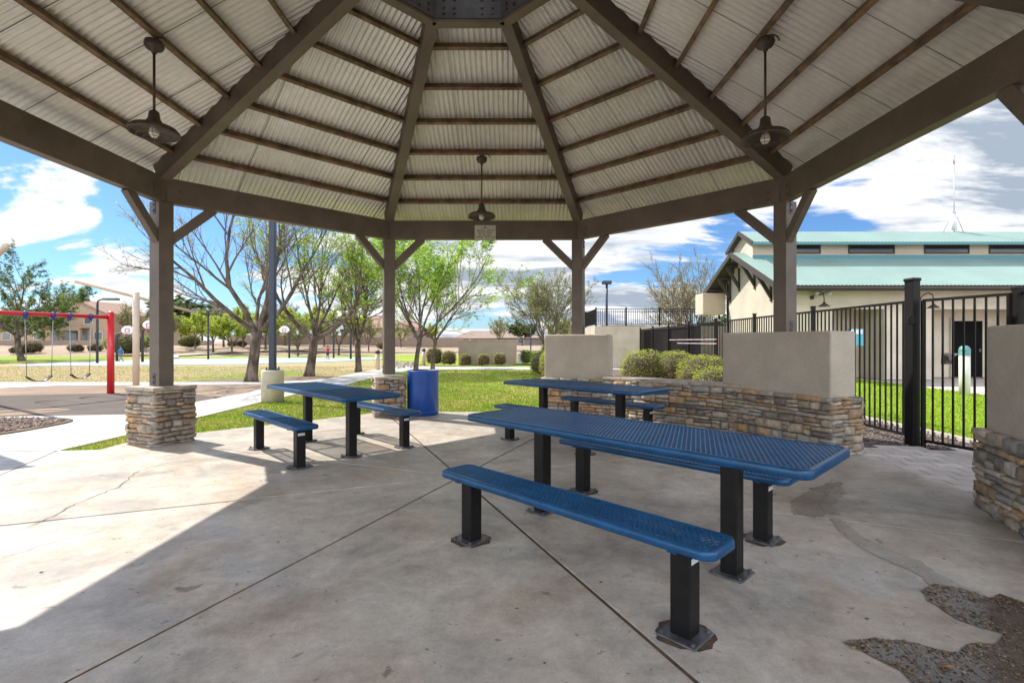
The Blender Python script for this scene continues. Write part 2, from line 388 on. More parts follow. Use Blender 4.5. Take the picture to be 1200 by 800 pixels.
# right side: gravel, pavers, lawn, pool deck
ground_sheet('gravel_bed',[(4.2,6.4),(4.55,6.75),(5.5,6.75),(6.5,6.0),(6.5,26),(4.4,26),(4.4,10),(3.2,8.2)],-.022,M_gravel)
paver=[(3.9,4.0),(4.28,6.60),(5.46,6.60),(6.3,5.6),(6.3,2.5),(3.9,2.5)]
M_pav=mat('paver_concrete',(.46,.40,.36),.85,tint=True,var=.1,vscale=5,bump=.3)
mb=MB(); rr=random.Random(5)
mb.col=(.17,.145,.125); pp=ccw(paver); mb.prism(pp,-.08,-.018)
ca,sa=cos(radians(-12)),sin(radians(-12))
for i in range(-30,40):
    for jx in range(-20,30):
        w,d=.30,.20
        lx=i*w+(.15 if jx%2 else 0); ly=jx*d
        x=4.5+lx*ca-ly*sa; y=5+lx*sa+ly*ca
        if x>CX+AP-.35 and x<6.4 and 2.4<y<6.75 and (y<6.6 or x<5.5):
            t=rr.uniform(.85,1.1); mb.col=(.56*t,.49*t,.435*t)
            mb.box((x,y,-.021),(w-.014,d-.014,.034),Matrix.Rotation(radians(-12),3,'Z'))
struct(mb.build('paver_path',M_pav))
ground_sheet('lawn_soil_pool',[(6.55,2),(6.55,26),(10,26),(13.0,19.2),(12.6,13.5),(12.6,2)],-.02,M_lawn_r)
ground_sheet('pool_walk',[(13.0,19.3),(9.9,26),(60,26),(60,2),(12.6,2),(12.6,13.5)],-.028,mat('pool_deck_concrete',(.55,.49,.43),.85,var=.08,vscale=.7),.05)
mb=MB(); mb.bar((6.47,3,-.01),(6.47,26,-.01),.13,.07); struct(mb.build('curb',mat('curb_concrete',(.50,.44,.38),.85,var=.1)))

# ---- scatter helpers
def grass(name, poly, dens, hgt, wid, cols, z, seed, lab, fall=12.0, big=1.0):
    rr=random.Random(seed); xs_=[p[0] for p in poly]; ys_=[p[1] for p in poly]
    x0,x1,y0,y1=min(xs_),max(xs_),min(ys_),max(ys_); mb=MB(); area=(x1-x0)*(y1-y0)
    n=int(area*dens)
    for _ in range(n):
        x=rr.uniform(x0,x1); y=rr.uniform(y0,y1)
        keep=min(1,(fall/max(y,1e-3))**2)
        if rr.random()>keep or not inside((x,y),poly): continue
        if inside((x,y),slab_poly) or any(inside((x,y),q) for q in ground_walks): continue
        sc=max(1,y/fall)
        v=noise.noise(Vector((x*.9*big,y*.9*big*(1 if big==1 else 2.2),3)))*(.6 if big==1 else 1.1)+noise.noise(Vector((x*3.1,y*3.1,7)))*.4*big
        c=cols[0] if v+rr.uniform(-.35,.35)*(1 if big==1 else .5)>(0 if big==1 else .16) else cols[1]
        t=rr.uniform(.7,1.25); mb.col=(c[0]*t,c[1]*t,c[2]*t)
        a=rr.uniform(0,2*pi); h=hgt*rr.uniform(.4,1.1); w=wid*sc*rr.uniform(.6,1.2)
        lx,ly=rr.uniform(-.6,.6)*h,rr.uniform(-.6,.6)*h
        b=len(mb.v); mb.v+=[(x-w*cos(a),y-w*sin(a),z),(x+w*cos(a),y+w*sin(a),z),(x+lx,y+ly,z+h)]
        mb.face((b,b+1,b+2))
    o=mb.build(name,M_grassb); return tag(o,lab,'grass',kind='stuff')
grass('grass',lawn_near,1500,.05,.008,[(.22,.35,.02),(.42,.40,.11)],-.035,1,'patchy yellow green lawn between the ramada slab and the walkway',9.5)
grass('grass',[(6.55,4),(6.55,22),(10,22),(13,19.2),(12.6,13.5),(12.6,6)],700,.045,.010,[(.27,.40,.015),(.33,.45,.03)],-.02,2,'bright green lawn behind the black iron fence',9)
grass('grass',[(-30,17.4),(-9.3,17.4),(-8.6,18.5),(-7.0,19.6),(-6.9,23),(-6.2,29),(-30,29)],230,.045,.010,[(.30,.38,.06),(.46,.37,.20)],-.045,3,'dry patchy lawn field between the playground and the court',17,.16)
def pebbles(name, poly, n, s0, s1, cols, z, seed, lab):
    rr=random.Random(seed); xs_=[p[0] for p in poly]; ys_=[p[1] for p in poly]; mb=MB()
    for _ in range(n):
        x=rr.uniform(min(xs_),max(xs_)); y=rr.uniform(min(ys_),max(ys_))
        if not inside((x,y),poly): continue
        c=rr.choice(cols); t=rr.uniform(.7,1.3); mb.col=(c[0]*t,c[1]*t,c[2]*t)
        s=rr.uniform(s0,s1); M=Matrix.Rotation(rr.uniform(0,6),3,'Z')@Matrix.Rotation(rr.uniform(-.5,.5),3,'X')
        b=len(mb.v)
        for p in ((1,0,0),(0,.7,0),(-1,0,0),(0,-.7,0),(0,0,.6),(0,0,-.6)):
            q=M@(Vector(p)*s*rr.uniform(.7,1.2)); mb.v.append((x+q.x,y+q.y,z+q.z+.3*s))
        for q in ((0,1,4),(1,2,4),(2,3,4),(3,0,4),(1,0,5),(2,1,5),(3,2,5),(0,3,5)): mb.face(tuple(b+i for i in q))
    return tag(mb.build(name,M_pebble),lab,'gravel',kind='stuff')
brn=[(.24,.17,.13),(.30,.23,.18),(.17,.12,.10),(.36,.30,.25)]
pebbles('mulch',[(-12.5,5.6),(-12.5,9.2),(-9.3,9.15),(-8.2,9.05),(-7.8,8.8),(-7.75,8.2),(-7.85,7.5),(-8.5,6.7),(-10,6.0)],9000,.02,.045,brn,.012,4,'brown wood and stone mulch in the bed beside the left walkway')
pebbles('gravel',[(4.45,6.75),(5.5,6.75),(6.4,6.1),(6.4,12),(4.4,12),(4.4,8)],9000,.010,.024,[(.20,.16,.14),(.15,.12,.105),(.28,.23,.20),(.12,.09,.08)],-.02,5,'dark brown gravel at the foot of the black fence')
pebbles('gravel',[(.9,9.9),(1.1,12.2),(1.6,15),(2.4,19),(4.4,19),(4.4,11),(2.4,9.6)],6000,.014,.03,[(.42,.32,.25),(.34,.26,.2),(.5,.4,.33)],-.028,6,'tan gravel strip beside the lawn behind the low stone wall')

# ---- puddle, damp streak, debris
def rough_poly(px, amp=.012, seed=3, step=.05):
    P=[g(*p) for p in px]; P.append(P[0]); return jag(P,0,amp,step,seed)[:-1]
pud=rough_poly([(989,753),(1012,748),(1055,750),(1100,761),(1126,767),(1133,753),(1163,754),(1178,744),(1150,737),(1125,727),(1105,715),(1087,703),(1078,692),(1096,685),(1130,692),(1158,700),(1172,697),(1195,705),(1260,725),(1340,800),(1300,880),(1120,870),(1075,812),(1058,788),(1035,775),(1007,762)])
mb=MB(); mb.sheet([(x,y,.0045) for x,y in ccw(pud)]); o=mb.build('puddle',M_water); struct(o)
def swell(poly,d):
    c=Vector((sum(p[0] for p in poly)/len(poly),sum(p[1] for p in poly)/len(poly)))
    return [((p[0]-c.x)*d+c.x,(p[1]-c.y)*d+c.y) for p in poly]
mb=MB()
dm=rough_poly([(973,608),(985,609),(1010,628),(1045,645),(1075,655),(1100,672),(1125,686),(1150,694),(1120,697),(1090,687),(1080,676),(1040,656),(1005,640),(985,622)],.012,5)
mb.sheet([(x,y,.0025) for x,y in ccw(dm)])
dm=rough_poly([(925,590),(950,572),(985,563),(990,578),(975,592),(985,600),(955,606),(930,603)],.02,6)
mb.sheet([(x,y,.0025) for x,y in ccw(dm)])
struct(mb.build('damp_concrete',M_damp))
rr=random.Random(9); mb=MB(); px_=[p[0] for p in pud]; py_=[p[1] for p in pud]
edge=ccw(pud)
def edge_dist(p):
    return min(hypot(p[0]-q[0],p[1]-q[1]) for q in edge[::2])
cnt=0
while cnt<4600:
    x=rr.uniform(min(px_),min(max(px_),3.0)); y=rr.uniform(max(min(py_),1.9),max(py_))
    if not inside((x,y),pud): continue
    d=edge_dist((x,y)); nn=noise.noise(Vector((x*7,y*7,1)))
    if rr.random()>.16+.9*math.exp(-d/.05)+max(0,nn)*.6: continue
    cnt+=1
    c=rr.choice([(.17,.10,.045),(.24,.14,.06),(.11,.07,.035),(.28,.19,.12),(.09,.06,.04)]); mb.col=c
    s=rr.uniform(.0025,.010)*(1.5 if rr.random()<.05 else 1); a=rr.uniform(0,pi); w=s*rr.uniform(.3,.7)
    M=Matrix.Rotation(a,3,'Z')@Matrix.Rotation(rr.uniform(-.5,.5),3,'X'); b=len(mb.v)
    for p in ((-s,0,0),(0,-w,.0005),(s,0,0),(0,w,.0005)):
        q=M@Vector(p); mb.v.append((x+q.x,y+q.y,.0065+q.z))
    mb.face((b,b+1,b+2,b+3))
for (px,py,s,c) in ((1141,703,.022,(.22,.11,.04)),(1109,783,.03,(.24,.12,.04)),(1148,757,.014,(.14,.2,.04)),(1000,761,.014,(.14,.2,.04)),(1130,790,.012,(.3,.2,.12)),(1016,727,.010,(.08,.05,.03))):
    x,y=g(px,py); mb.col=c; b=len(mb.v)
    for k in range(7):
        a=k*2*pi/7; q=s*rr.uniform(.5,1); mb.v.append((x+q*cos(a)*1.4,y+q*sin(a)*.6,.009+rr.uniform(0,.006)))
    mb.v.append((x,y,.016))
    for k in range(7): mb.face((b+k,b+(k+1)%7,b+7))
tag(mb.build('leaf_litter',M_debris),'wet brown leaf bits and silt floating in the puddle','leaf litter',kind='stuff')
# small scattered droppings on the slab
mb=MB(); rr=random.Random(19)
for _ in range(90):
    x=rr.uniform(-3.5,3.8); y=rr.uniform(1.9,7)
    if inside((x,y),pud): continue
    mb.col=rr.choice([(.06,.045,.035),(.10,.075,.05),(.13,.10,.07)]); s=rr.uniform(.003,.010); b=len(mb.v); n=6
    for k in range(n):
        a=2*pi*k/n; q=s*rr.uniform(.5,1.2); mb.v.append((x+q*cos(a)*1.5,y+q*sin(a),.003))
    mb.face(tuple(b+k for k in range(n)))
tag(mb.build('floor_litter',M_debris),'dark specks and dry leaf crumbs scattered over the ramada floor','litter',kind='stuff')

# ------------------------------------------------------------------ stone veneer
PAL=[(.34,.29,.245),(.27,.235,.205),(.23,.195,.165),(.42,.34,.26),(.48,.385,.285),(.42,.28,.17),(.50,.31,.16),(.36,.32,.285),(.50,.43,.35),(.33,.26,.195),(.45,.36,.27)]
def stone_face(mb, Ap, Bp, z0, z1, seed):
    """ledgestone on the right-hand side of the line Ap->Bp (outward normal = right)"""
    rr=random.Random(seed); a=Vector((Ap[0],Ap[1],0)); b=Vector((Bp[0],Bp[1],0)); L=(b-a).length; d=(b-a).normalized(); n=Vector((d.y,-d.x,0))
    z=z0; mb.smooth=True
    while z<z1-.005:
        h=rr.choice([.045,.055,.065,.08,.10,.12,.13]); h=min(h,z1-z)
        if z1-(z+h)<.025: h=z1-z
        u=rr.uniform(-.03,.0)
        while u<L-.01:
            w=rr.uniform(.12,.40)*(1.0 if h<.07 else .75)
            w=min(w,L+rr.uniform(.0,.03)-u)
            if L-(u+w)<.05: w=L+rr.uniform(0,.03)-u
            hh=h; zz=z
            sub=[(zz,hh)]
            if h>=.075 and rr.random()<.55:
                q_=rr.uniform(.35,.65); sub=[(zz,hh*q_),(zz+hh*q_,hh*(1-q_))]
            for (zz,hh) in sub:
                c=rr.choice(PAL); t=rr.uniform(.8,1.25); mb.col=(c[0]*t*.93,c[1]*t*.94,c[2]*t*.93)
                pr=rr.uniform(.018,.05); gx=.004; nu,nv=6,4
                tl=rr.uniform(-.006,.006); bb=len(mb.v); sd=rr.uniform(0,99)
                for i in range(nu+1):
                    for j in range(nv+1):
                        s=i/nu; q=j/nv
                        e=min(s,1-s)*nu; f=min(q,1-q)*nv
                        dep = -.03 if (i in (0,nu) or j in (0,nv)) else pr*(1 if (i not in(1,nu-1)) and (j not in (1,nv-1)) else .82)
                        if i==1: s=.03
                        if i==nu-1: s=.97
                        if j==1: q=.10
                        if j==nv-1: q=.90
                        jx=noise.noise(Vector((s*5+sd,q*3,sd)))*.010; jz=noise.noise(Vector((s*4,q*3+sd,sd+5)))*.008
                        if i in(0,nu) or j in (0,nv): jx*=.5
                        dd=dep+(noise.noise(Vector((s*9+sd,q*6,sd*2)))*.012 if dep>0 else 0)
                        p=a+d*(u+gx+(w-2*gx)*s+jx)+n*dd; mb.v.append((p.x,p.y,zz+.004+(hh-.008)*q+jz+tl*(s-.5)*2))
                for i in range(nu):
                    for j in range(nv):
                        k=bb+i*(nv+1)+j; mb.face((k,k+nv+1,k+nv+2,k+1))
            u+=w
        z+=h
    mb.smooth=False
def rect(c, L, T, rz):
    """corners of a rectangle, CCW"""
    ca,sa=cos(rz),sin(rz); out=[]
    for (x,y) in ((-L/2,-T/2),(L/2,-T/2),(L/2,T/2),(-L/2,T/2)): out.append((c[0]+x*ca-y*sa,c[1]+x*sa+y*ca))
    return out
def pier(name, c, L, T, rz, hs, label, cat, seed, stucco=None, group=None, cap=True):
    o=empty(name,(c[0],c[1],0),label,cat,group,rz)
    mb=MB(); mb.box((0,0,hs/2-.01),(L-.03,T-.03,hs-.02)); mb.build('mortar_core',M_mortar,o)
    mb=MB(); P=rect((0,0),L-.02,T-.02,0)
    for i in range(4): stone_face(mb,P[i],P[(i+1)%4],-.01,hs,seed*10+i)
    mb.build('stone_veneer',M_stone,o)
    if stucco:
        sl,st,top=stucco; mb=MB(); mb.box((0,0,(hs-.02+top)/2),(sl,st,top-hs+.04))
        b=mb.build('stucco_block',M_stucco,o,bevel=.025); b.modifiers['bevel'].segments=4
    elif cap:
        mb=MB(); rr=random.Random(seed); mb.smooth=False
        n=3 if L<.8 else int(L/.35)
        for i in range(n):
            w=(L+.05)/n
            mb.box((-(L+.05)/2+w*(i+.5),0,hs+.022+rr.uniform(-.002,.002)),(w-.006,T+.05+rr.uniform(-.01,.01),.05))
        mb.build('cap_stone',M_cap,o,bevel=.008)
    return o
def rdir(k): return ang[k]
C=[corner(A,k) for k in range(8)]   # 0 right-far,1 front-right,2 front-left,3 left,4 left-back,5,6,7 right-back
HS=.72
pier('stone_pier',C[3],.56,.56,ang[3],.74,'square stacked stone pier under the left ramada post beside the grass wedge','pier',11,group='stone piers')
pier('stone_pier',C[2],.52,.52,ang[2],.70,'square stacked stone pier beside the blue trash can','pier',12,group='stone piers')
def wide(k, L, off, lab, seed, HS=HS):
    # pier whose long face is square to the corner's radius
    r=ang[k]; c=(C[k][0]+cos(r)*off,C[k][1]+sin(r)*off)
    return pier('stucco_pier',c,L+.10,.56,r+pi/2,HS,lab,'pier',seed,stucco=(L,.46,1.52),group='stucco topped stone piers')
wide(1,1.22,.02,'narrower stucco topped stone pier behind the back picnic table',13)
wide(0,1.72,-.05,'wide stucco topped stone pier between the low wall and the iron fence',14)
wide(7,1.72,.10,'stucco topped stone pier cut by the right edge beside the gate',15,.67)
# low wall between pier 0 and 1
a=Vector(C[1]+(0,)); b=Vector(C[0]+(0,)); d=(b-a).normalized(); mid=(a+b)/2+Vector((d.y,-d.x,0))*-.0
Lw=(b-a).length-1.0
pier('low_wall',(mid.x+.10,mid.y+.08),Lw-.15,.36,atan2(d.y,d.x),.72,'low stacked stone wall with a flat cap between the two stucco piers','wall',16)

# ------------------------------------------------------------------ ramada
ram=empty('ramada',(CX,CY,0),'octagonal timber ramada with corrugated metal ceiling and dark posts','ramada')
ZB0,ZB1=3.33,3.68; SL=.55; ZS=3.88
def rel(p,z): return (p[0]-CX,p[1]-CY,z)
M3=lambda r: Matrix.Rotation(r,3,'Z')
RC=A/cos(radians(22.5))
def sheet_z(r_ap): return ZS+SL*(A-r_ap)
for k in range(8):
    r=ang[k]; P=rel(C[k],0)
    base=1.50 if k in (0,1,7,6) else .78
    mb=MB(); mb.box((P[0],P[1],(base+ZB0)/2),(.205,.205,ZB0-base),M3(r))
    post=mb.build('post',M_beam,ram,bevel=.006)
    # straps on both flanks, at head and foot
    u=Vector((cos(r),sin(r),0)); t=Vector((-u.y,u.x,0))
    for sgn in (1,-1):
        for zz,hh in ((ZB0-.09,.17),(base+.10,.17)):
            mb=MB(); c=Vector(P)+t*sgn*.106; mb.box((c.x,c.y,zz),(.055,.010,hh),M3(r))
            for q in (-.045,.04):
                c2=Vector(P)+t*sgn*.112; mb.tube([(c2.x-t.x*sgn*.008,c2.y-t.y*sgn*.008,zz+q),(c2.x+t.x*sgn*.012,c2.y+t.y*sgn*.012,zz+q)],.012,6)
            mb.build('strap',M_plate,post)
    # beam to next corner
    Q=rel(C[(k+1)%8],0); zb=(ZB0+ZB1)/2
    p=Vector((P[0],P[1],zb)); q=Vector((Q[0],Q[1],zb)); dd=(q-p).normalized()
    mb=MB(); mb.bar(p+dd*.012,q-dd*.012,.13,ZB1-ZB0); bm_=mb.build('beam',M_beam,ram,bevel=.006)
    # corner plates on inner faces of beams
    inn=Vector((-dd.y,dd.x,0))
    for (e,sg) in ((p,1),(q,-1)):
        mb=MB(); c=e+dd*sg*.15+inn*.070; mb.bar(c-dd*.10+V(0,0,-.05),c+dd*.10+V(0,0,-.05),.012,.21); mb.m=1
        for dx in (.05,):
            for dz in (-.11,.0):
                cc=c+dd*dx*sg+V(0,0,dz); mb.tube([cc,cc+inn*.018],.014,6)
        mb.build('corner_plate',[M_beam,M_bolt],bm_)
    # braces
    for (o_,dirv) in ((p,dd),(Vector((P[0],P[1],zb)),(Vector(rel(C[(k-1)%8],zb))-p).normalized())):
        f0=Vector((P[0],P[1],2.80))+dirv*.08; f1=Vector((P[0],P[1],ZB0+.015))+dirv*(.64 if k!=7 else .45)
        mb=MB(); mb.bar(f0,f1,.085,.13); mb.build('brace',M_beam,ram,bevel=.005)
    # hip rafter
    h0=RC+.02; h1=1.13
    zc=lambda rr_: ZS+SL*(A-rr_*cos(radians(22.5)))
    dep=.24
    a0=Vector((cos(r)*h0,sin(r)*h0,zc(h0)-dep/2-.02)); a1=Vector((cos(r)*h1,sin(r)*h1,zc(h1)-dep/2-.02))
    mb=MB(); mb.bar(a0,a1,.15,dep); mb.build('rafter',M_beam,ram,bevel=.006)
    # panel face k..k+1 : local frame (x across, r outward)
    am=ang[k]+radians(22.5); n=Vector((cos(am),sin(am),0)); tt=Vector((-n.y,n.x,0))
    re=A+.34; pitch=.074; amp=.0175; W=re*tan(radians(22.5))
    mb=MB(); mb.smooth=True; ns=int(2*W/pitch*8); prev=None
    for i in range(ns+1):
        x=-W+2*W*i/ns; ri=max(abs(x)/tan(radians(22.5)),.25)
        ph=sin(2*pi*x/pitch)*amp
        b=len(mb.v)
        for rad_ in (re,ri):
            p_=n*rad_+tt*x; mb.v.append((p_.x,p_.y,sheet_z(rad_)+ph+.012))
        if prev is not None: mb.face((prev,b,b+1,prev+1))
        prev=b
    sh=mb.build('roof_sheet',M_sheet,ram)
    mb=MB()
    for x in (-1.55,-.77,.03,.80,1.57) if k!=1 else (-1.1,.35,1.2):
        x+=R.uniform(-.05,.05); r0=abs(x)/tan(radians(22.5))+.12; r0=max(r0,1.1)
        for rad0,rad1 in ((r0,re),):
            p0=n*rad0+tt*x; p1=n*rad1+tt*x; mb.bar((p0.x,p0.y,sheet_z(rad0)+.001),(p1.x,p1.y,sheet_z(rad1)+.001),.006 if k in(2,3) else .003,.004)
    mb.build('sheet_seam',M_seam,sh)
    # purlins
    for u_ in (.28,.78,1.26,1.77,2.28,2.79):
        ra=A-u_; wh=ra*tan(radians(22.5))-.055; z_=sheet_z(ra)-.052
        c=n*ra; p0=c-tt*wh; p1=c+tt*wh
        sl=Vector((n.x,n.y,-SL)).normalized(); up=Vector((n.x*SL,n.y*SL,1)).normalized()
        mb=MB(); mb.bar((p0.x,p0.y,z_),(p1.x,p1.y,z_),.05,.095,up=up); mb.build('purlin',M_purlin,ram,bevel=.004)
    # fascia
    mb=MB(); p0=n*(re+.02)-tt*(W+.008); p1=n*(re+.02)+tt*(W+.008); zf=sheet_z(re)-.035
    mb.bar((p0.x,p0.y,zf),(p1.x,p1.y,zf),.035,.13); mb.build('fascia',M_beam,ram)
    # nailer on the outer side of the beam
    # hub ring
    rr0=1.05; w0=(rr0+.06)*tan(radians(22.5)); zr=sheet_z(rr0)-.02
    p0=n*rr0-tt*(w0-.012); p1=n*rr0+tt*(w0-.012)
    mb=MB(); mb.bar((p0.x,p0.y,zr-.17),(p1.x,p1.y,zr-.17),.13,.34); mb.build('hub_beam',M_beam,ram,bevel=.005)
    mb=MB(); w1=(rr0-.07)*tan(radians(22.5)); q0=n*(rr0-.072)-tt*(w1-.004); q1=n*(rr0-.072)+tt*(w1-.004)
    mb.bar((q0.x,q0.y,zr-.155),(q1.x,q1.y,zr-.155),.010,.29)
    mb.m=1
    for dx in (-.30,-.17,.17,.30):
        for dz in (-.08,-.17,-.24):
            cc=n*(rr0-.077)+tt*dx; mb.tube([(cc.x,cc.y,zr+dz),(cc.x-n.x*.02,cc.y-n.y*.02,zr+dz)],.016,6)
    mb.build('hub_plate',[M_steel,M_bolt],ram)

# ---- pendant lamps
def lamp(c, ztop, zb, lab):
    o=empty('pendant_lamp',(c[0],c[1],ztop),lab,'lamp','pendant lamps under the ramada roof'); d=zb-ztop
    mb=MB(); mb.smooth=True
    mb.lathe([(0.001,.03),(.05,.03),(.085,.01),(.09,-.03),(.075,-.06),(.03,-.085),(.02,-.11),(.001,-.115)],20); mb.build('canopy',M_lamp,o)
    mb=MB(); mb.smooth=True; mb.tube([(0,0,-.08),(0,0,d+.22)],.0125,8); mb.build('stem',M_lamp,o)
    mb=MB(); mb.smooth=True
    mb.lathe([(.02,d+.24),(.045,d+.22),(.055,d+.15),(.075,d+.12),(.09,d+.095),(.20,d+.06),(.225,d+.03),(.225,d),(.219,d),(.218,d+.028),(.19,d+.052),(.08,d+.085),(.05,d+.10),(.001,d+.11)],32)
    mb.build('lamp_shade',M_lamp,o)
    mb=MB()
    for rad_,zz in ((.205,-.005),(.15,-.03),(.09,-.045)):
        mb.tube([(rad_*cos(t*pi/12),rad_*sin(t*pi/12),d+zz) for t in range(25)],.0028,4,False)
    for t in range(6):
        a=t*pi/3; mb.tube([(.215*cos(a),.215*sin(a),d+.005),(.15*cos(a),.15*sin(a),d-.03),(.06*cos(a),.06*sin(a),d-.05),(0,0,d-.052)],.0028,4)
    mb.build('wire_guard',M_lamp,o)
    mb=MB(); mb.smooth=True; mb.lathe([(.02,d+.09),(.034,d+.06),(.046,d+.02),(.044,d-.01),(.025,d-.033),(.001,d-.04)],16); mb.build('bulb',M_bulb,o)
    mb=MB(); mb.smooth=True; mb.tube([(.07*cos(t*pi/8)+.07,.0,.0+.06*sin(t*pi/8)) for t in range(9)],.007,5); mb.build('wire_loop',M_lamp,o)
    return o
lamp((-.50,CY+A-1.26),4.42,3.44,'small pendant lamp hanging over the sign in the far roof panel')
lamp((CX-A+1.26,5.10),4.42,3.50,'large pendant lamp with wire guard at the upper left')
lamp((CX+A-1.26,5.06),4.42,3.42,'pendant lamp hanging at the upper right beside the thick rafter')

# ---- sign on the far beam
so=empty('notice_sign',(-.505,CY+A-.072,3.30),'small cream notice sign with dark lettering on the far beam','sign')
mb=MB(); mb.box((0,0,.155),(.40,.012,.27)); mb.build('board',M_sign,so,bevel=.002)
mb=MB(); rr=random.Random(4)
def words_(mb,z,x0,x1,h,gaps=()):
    x=x0
    while x<x1:
        w=h*rr.uniform(.45,.75)
        if not any(abs(x-q)<h*.5 for q in gaps):
            k=rr.randint(0,3)
            mb.box((x+w*.12,-.0075,z),(w*.24,.002,h))
            if k!=0: mb.box((x+w*.45,-.0075,z+h*.40),(w*.5,.002,h*.2))
            if k!=1: mb.box((x+w*.45,-.0075,z-h*.40),(w*.5,.002,h*.2))
            if k!=2: mb.box((x+w*.75,-.0075,z+(h*.2 if k==3 else 0)),(w*.2,.002,h*(.5 if k==3 else 1)))
        x+=w*1.35
words_(mb,.19,-.155,.155,.030,(.0,)); words_(mb,.147,-.135,.135,.030,(.01,)); words_(mb,.104,-.12,.11,.030,(-.06,)); words_(mb,.061,-.165,.165,.030,(-.02,.09))
mb.box((0,-.0075,.232),(.15,.002,.004)); mb.tube([(0,-.006,.252),(0,-.009,.252)],.016,10)
mb.build('lettering',M_ink,so)
mb=MB()
for (x0,z0,w,h) in ((0,.285,.38,.004),(0,.025,.38,.004),(-.19,.155,.004,.26),(.19,.155,.004,.26)): mb.box((x0,-.0065,z0),(w,.002,h))
mb.build('border',mat('sign_border',(.38,.36,.30),.6),so)

# ------------------------------------------------------------------ picnic tables and benches
def rounded(L,W,r,n=6):
    P=[]
    for (cx,cy,a0) in ((L/2-r,W/2-r,0),(-L/2+r,W/2-r,90),(-L/2+r,-W/2+r,180),(L/2-r,-W/2+r,270)):
        for i in range(n+1):
            a=radians(a0+90*i/n); P.append((cx+r*cos(a),cy+r*sin(a)))
    return P
def edge_frame(L,W,r,z,h,t):
    mb=MB(); mb.smooth=True
    prof=[(0,-h+.006),(0,-.014),(-.004,-.004),(-.013,0),(-t+.008,0),(-t,-.006),(-t,-.014),(-.012,-.018),(-.010,-h+.006),(-.006,-h)]
    base=rounded(L,W,r,6); n=len(base); m=len(prof)
    loops=[]
    for (o_,dz) in prof:
        P=rounded(L+2*o_,W+2*o_,max(r+o_,.006),6); loops.append([len(mb.v)+i for i in range(n)])
        mb.v+=[(p[0],p[1],z+dz) for p in P]
    for j in range(m):
        a=loops[j]; b=loops[(j+1)%m]
        for i in range(n):
            i2=(i+1)%n; mb.face((a[i],b[i],b[i2],a[i2]))
    return mb
def mesh_deck(L,W,z,sx,sy,w,t=.005):
    """expanded metal: diamonds sx along the length, sy across the width"""
    mb=MB(); hx,hy=sx/2,sy/2; nx_=int(L/hx); ny=int(W/hy); x0=-nx_*hx/2; y0=-ny*hy/2
    def seg(p,q):
        d=Vector((q[0]-p[0],q[1]-p[1],0)).normalized(); nn=Vector((-d.y,d.x,0))*w/2; b=len(mb.v)
        for (pt) in (p,q):
            for (sg,dz) in ((1,0),(.4,t/2),(-.4,t/2),(-1,0),(-.5,-t),(.5,-t)):
                mb.v.append((pt[0]+nn.x*sg,pt[1]+nn.y*sg,z+dz))
        for k in range(6):
            k2=(k+1)%6; mb.face((b+k,b+k2,b+6+k2,b+6+k))
    for i in range(nx_):
        for j_ in range(ny):
            x=x0+i*hx; y=y0+j_*hy
            if (i+j_)%2==0: seg((x,y),(x+hx,y+hy))
            else: seg((x,y+hy),(x+hx,y))
    return mb
def deck_set(o, kind, L, W, z, legx, lab=None):
    rr_=.075 if kind=='table' else .07; h=.052 if kind=='table' else .046; t=.032
    edge_frame(L,W,rr_,z,h,t).build(('tabletop' if kind=='table' else 'seat')+'_frame',M_blue,o)
    dk=mesh_deck(L-.052,W-.052,z-.006,.030,.062 if kind=='table' else .046,.0085 if kind=='table' else .0085); dk.smooth=True
    dk.build('mesh_tabletop' if kind=='table' else 'mesh_seat',M_blue,o)
    mb=MB()
    for x in [-legx,legx]+([0] if kind=='table' else []):
        mb.box((x,0,z-.040),(.045,W-.03,.035))
    mb.box((0,0,z-.030),(L-.08,.03,.020)) if kind=='table' else mb.box((0,0,z-.030),(L-.08,.025,.018))
    mb.build('support_bar',M_blue if kind!='table' else M_blue,o)
    for x in (-legx,legx):
        mb=MB(); top=z-.057; mb.box((x,0,(top+.012)/2),(.102,.102,top-.012)); lg=mb.build('leg',M_black,o,bevel=.006)
        mb=MB(); mb.box((x,0,.007),(.20,.20,.012)); pl=mb.build('base_plate',M_plate,lg,bevel=.012)
        for sx_ in (-.078,.078):
            for sy_ in (-.078,.078): mb=MB(); mb.tube([(x+sx_,sy_,.010),(x+sx_,sy_,.026)],.011,6); mb.build('anchor_bolt',M_plate,lg)
        if kind=='bench' and x>0:
            mb=MB(); mb.box((x+.0525,0,top-.055),(.002,.075,.028)); mb.build('maker_label',M_label,lg)
TH=radians(-46)
def table(c,L,W,legx,lab,z=.785):
    o=empty('picnic_table',(c[0],c[1],0),lab,'table','blue mesh picnic tables',TH); deck_set(o,'table',L,W,z,legx); return o
def bench(c,L,W,legx,lab,z=.485):
    o=empty('bench',(c[0],c[1],0),lab,'bench','blue mesh benches beside the picnic tables',TH); deck_set(o,'bench',L,W,z,legx); return o
TD=Vector((cos(TH),sin(TH))); TN=Vector((-TD.y,TD.x))
table((.79,3.60),2.62,.80,.775,'nearest and longest blue mesh picnic table on black square legs')
bench((.27,2.98),2.00,.29,.80,'blue mesh bench closest to the viewer in front of the nearest picnic table')
bench((1.22,4.14),2.02,.29,.80,'blue mesh bench on the far side of the nearest picnic table')
table((-2.42,6.62),2.42,.78,.66,'blue mesh picnic table on the left beside the trash can, one end in sun')
bench((-2.84,6.10),1.80,.29,.68,'leftmost blue mesh bench in front of the left picnic table')
bench((-1.90,7.17),1.80,.29,.68,'blue mesh bench between the left picnic table and the trash can')
table((.97,7.27),2.46,.78,.70,'blue mesh picnic table at the back before the narrower stucco pier')
bench((.44,6.75),1.80,.29,.68,'blue mesh bench mostly hidden behind the nearest tabletop before the back table')
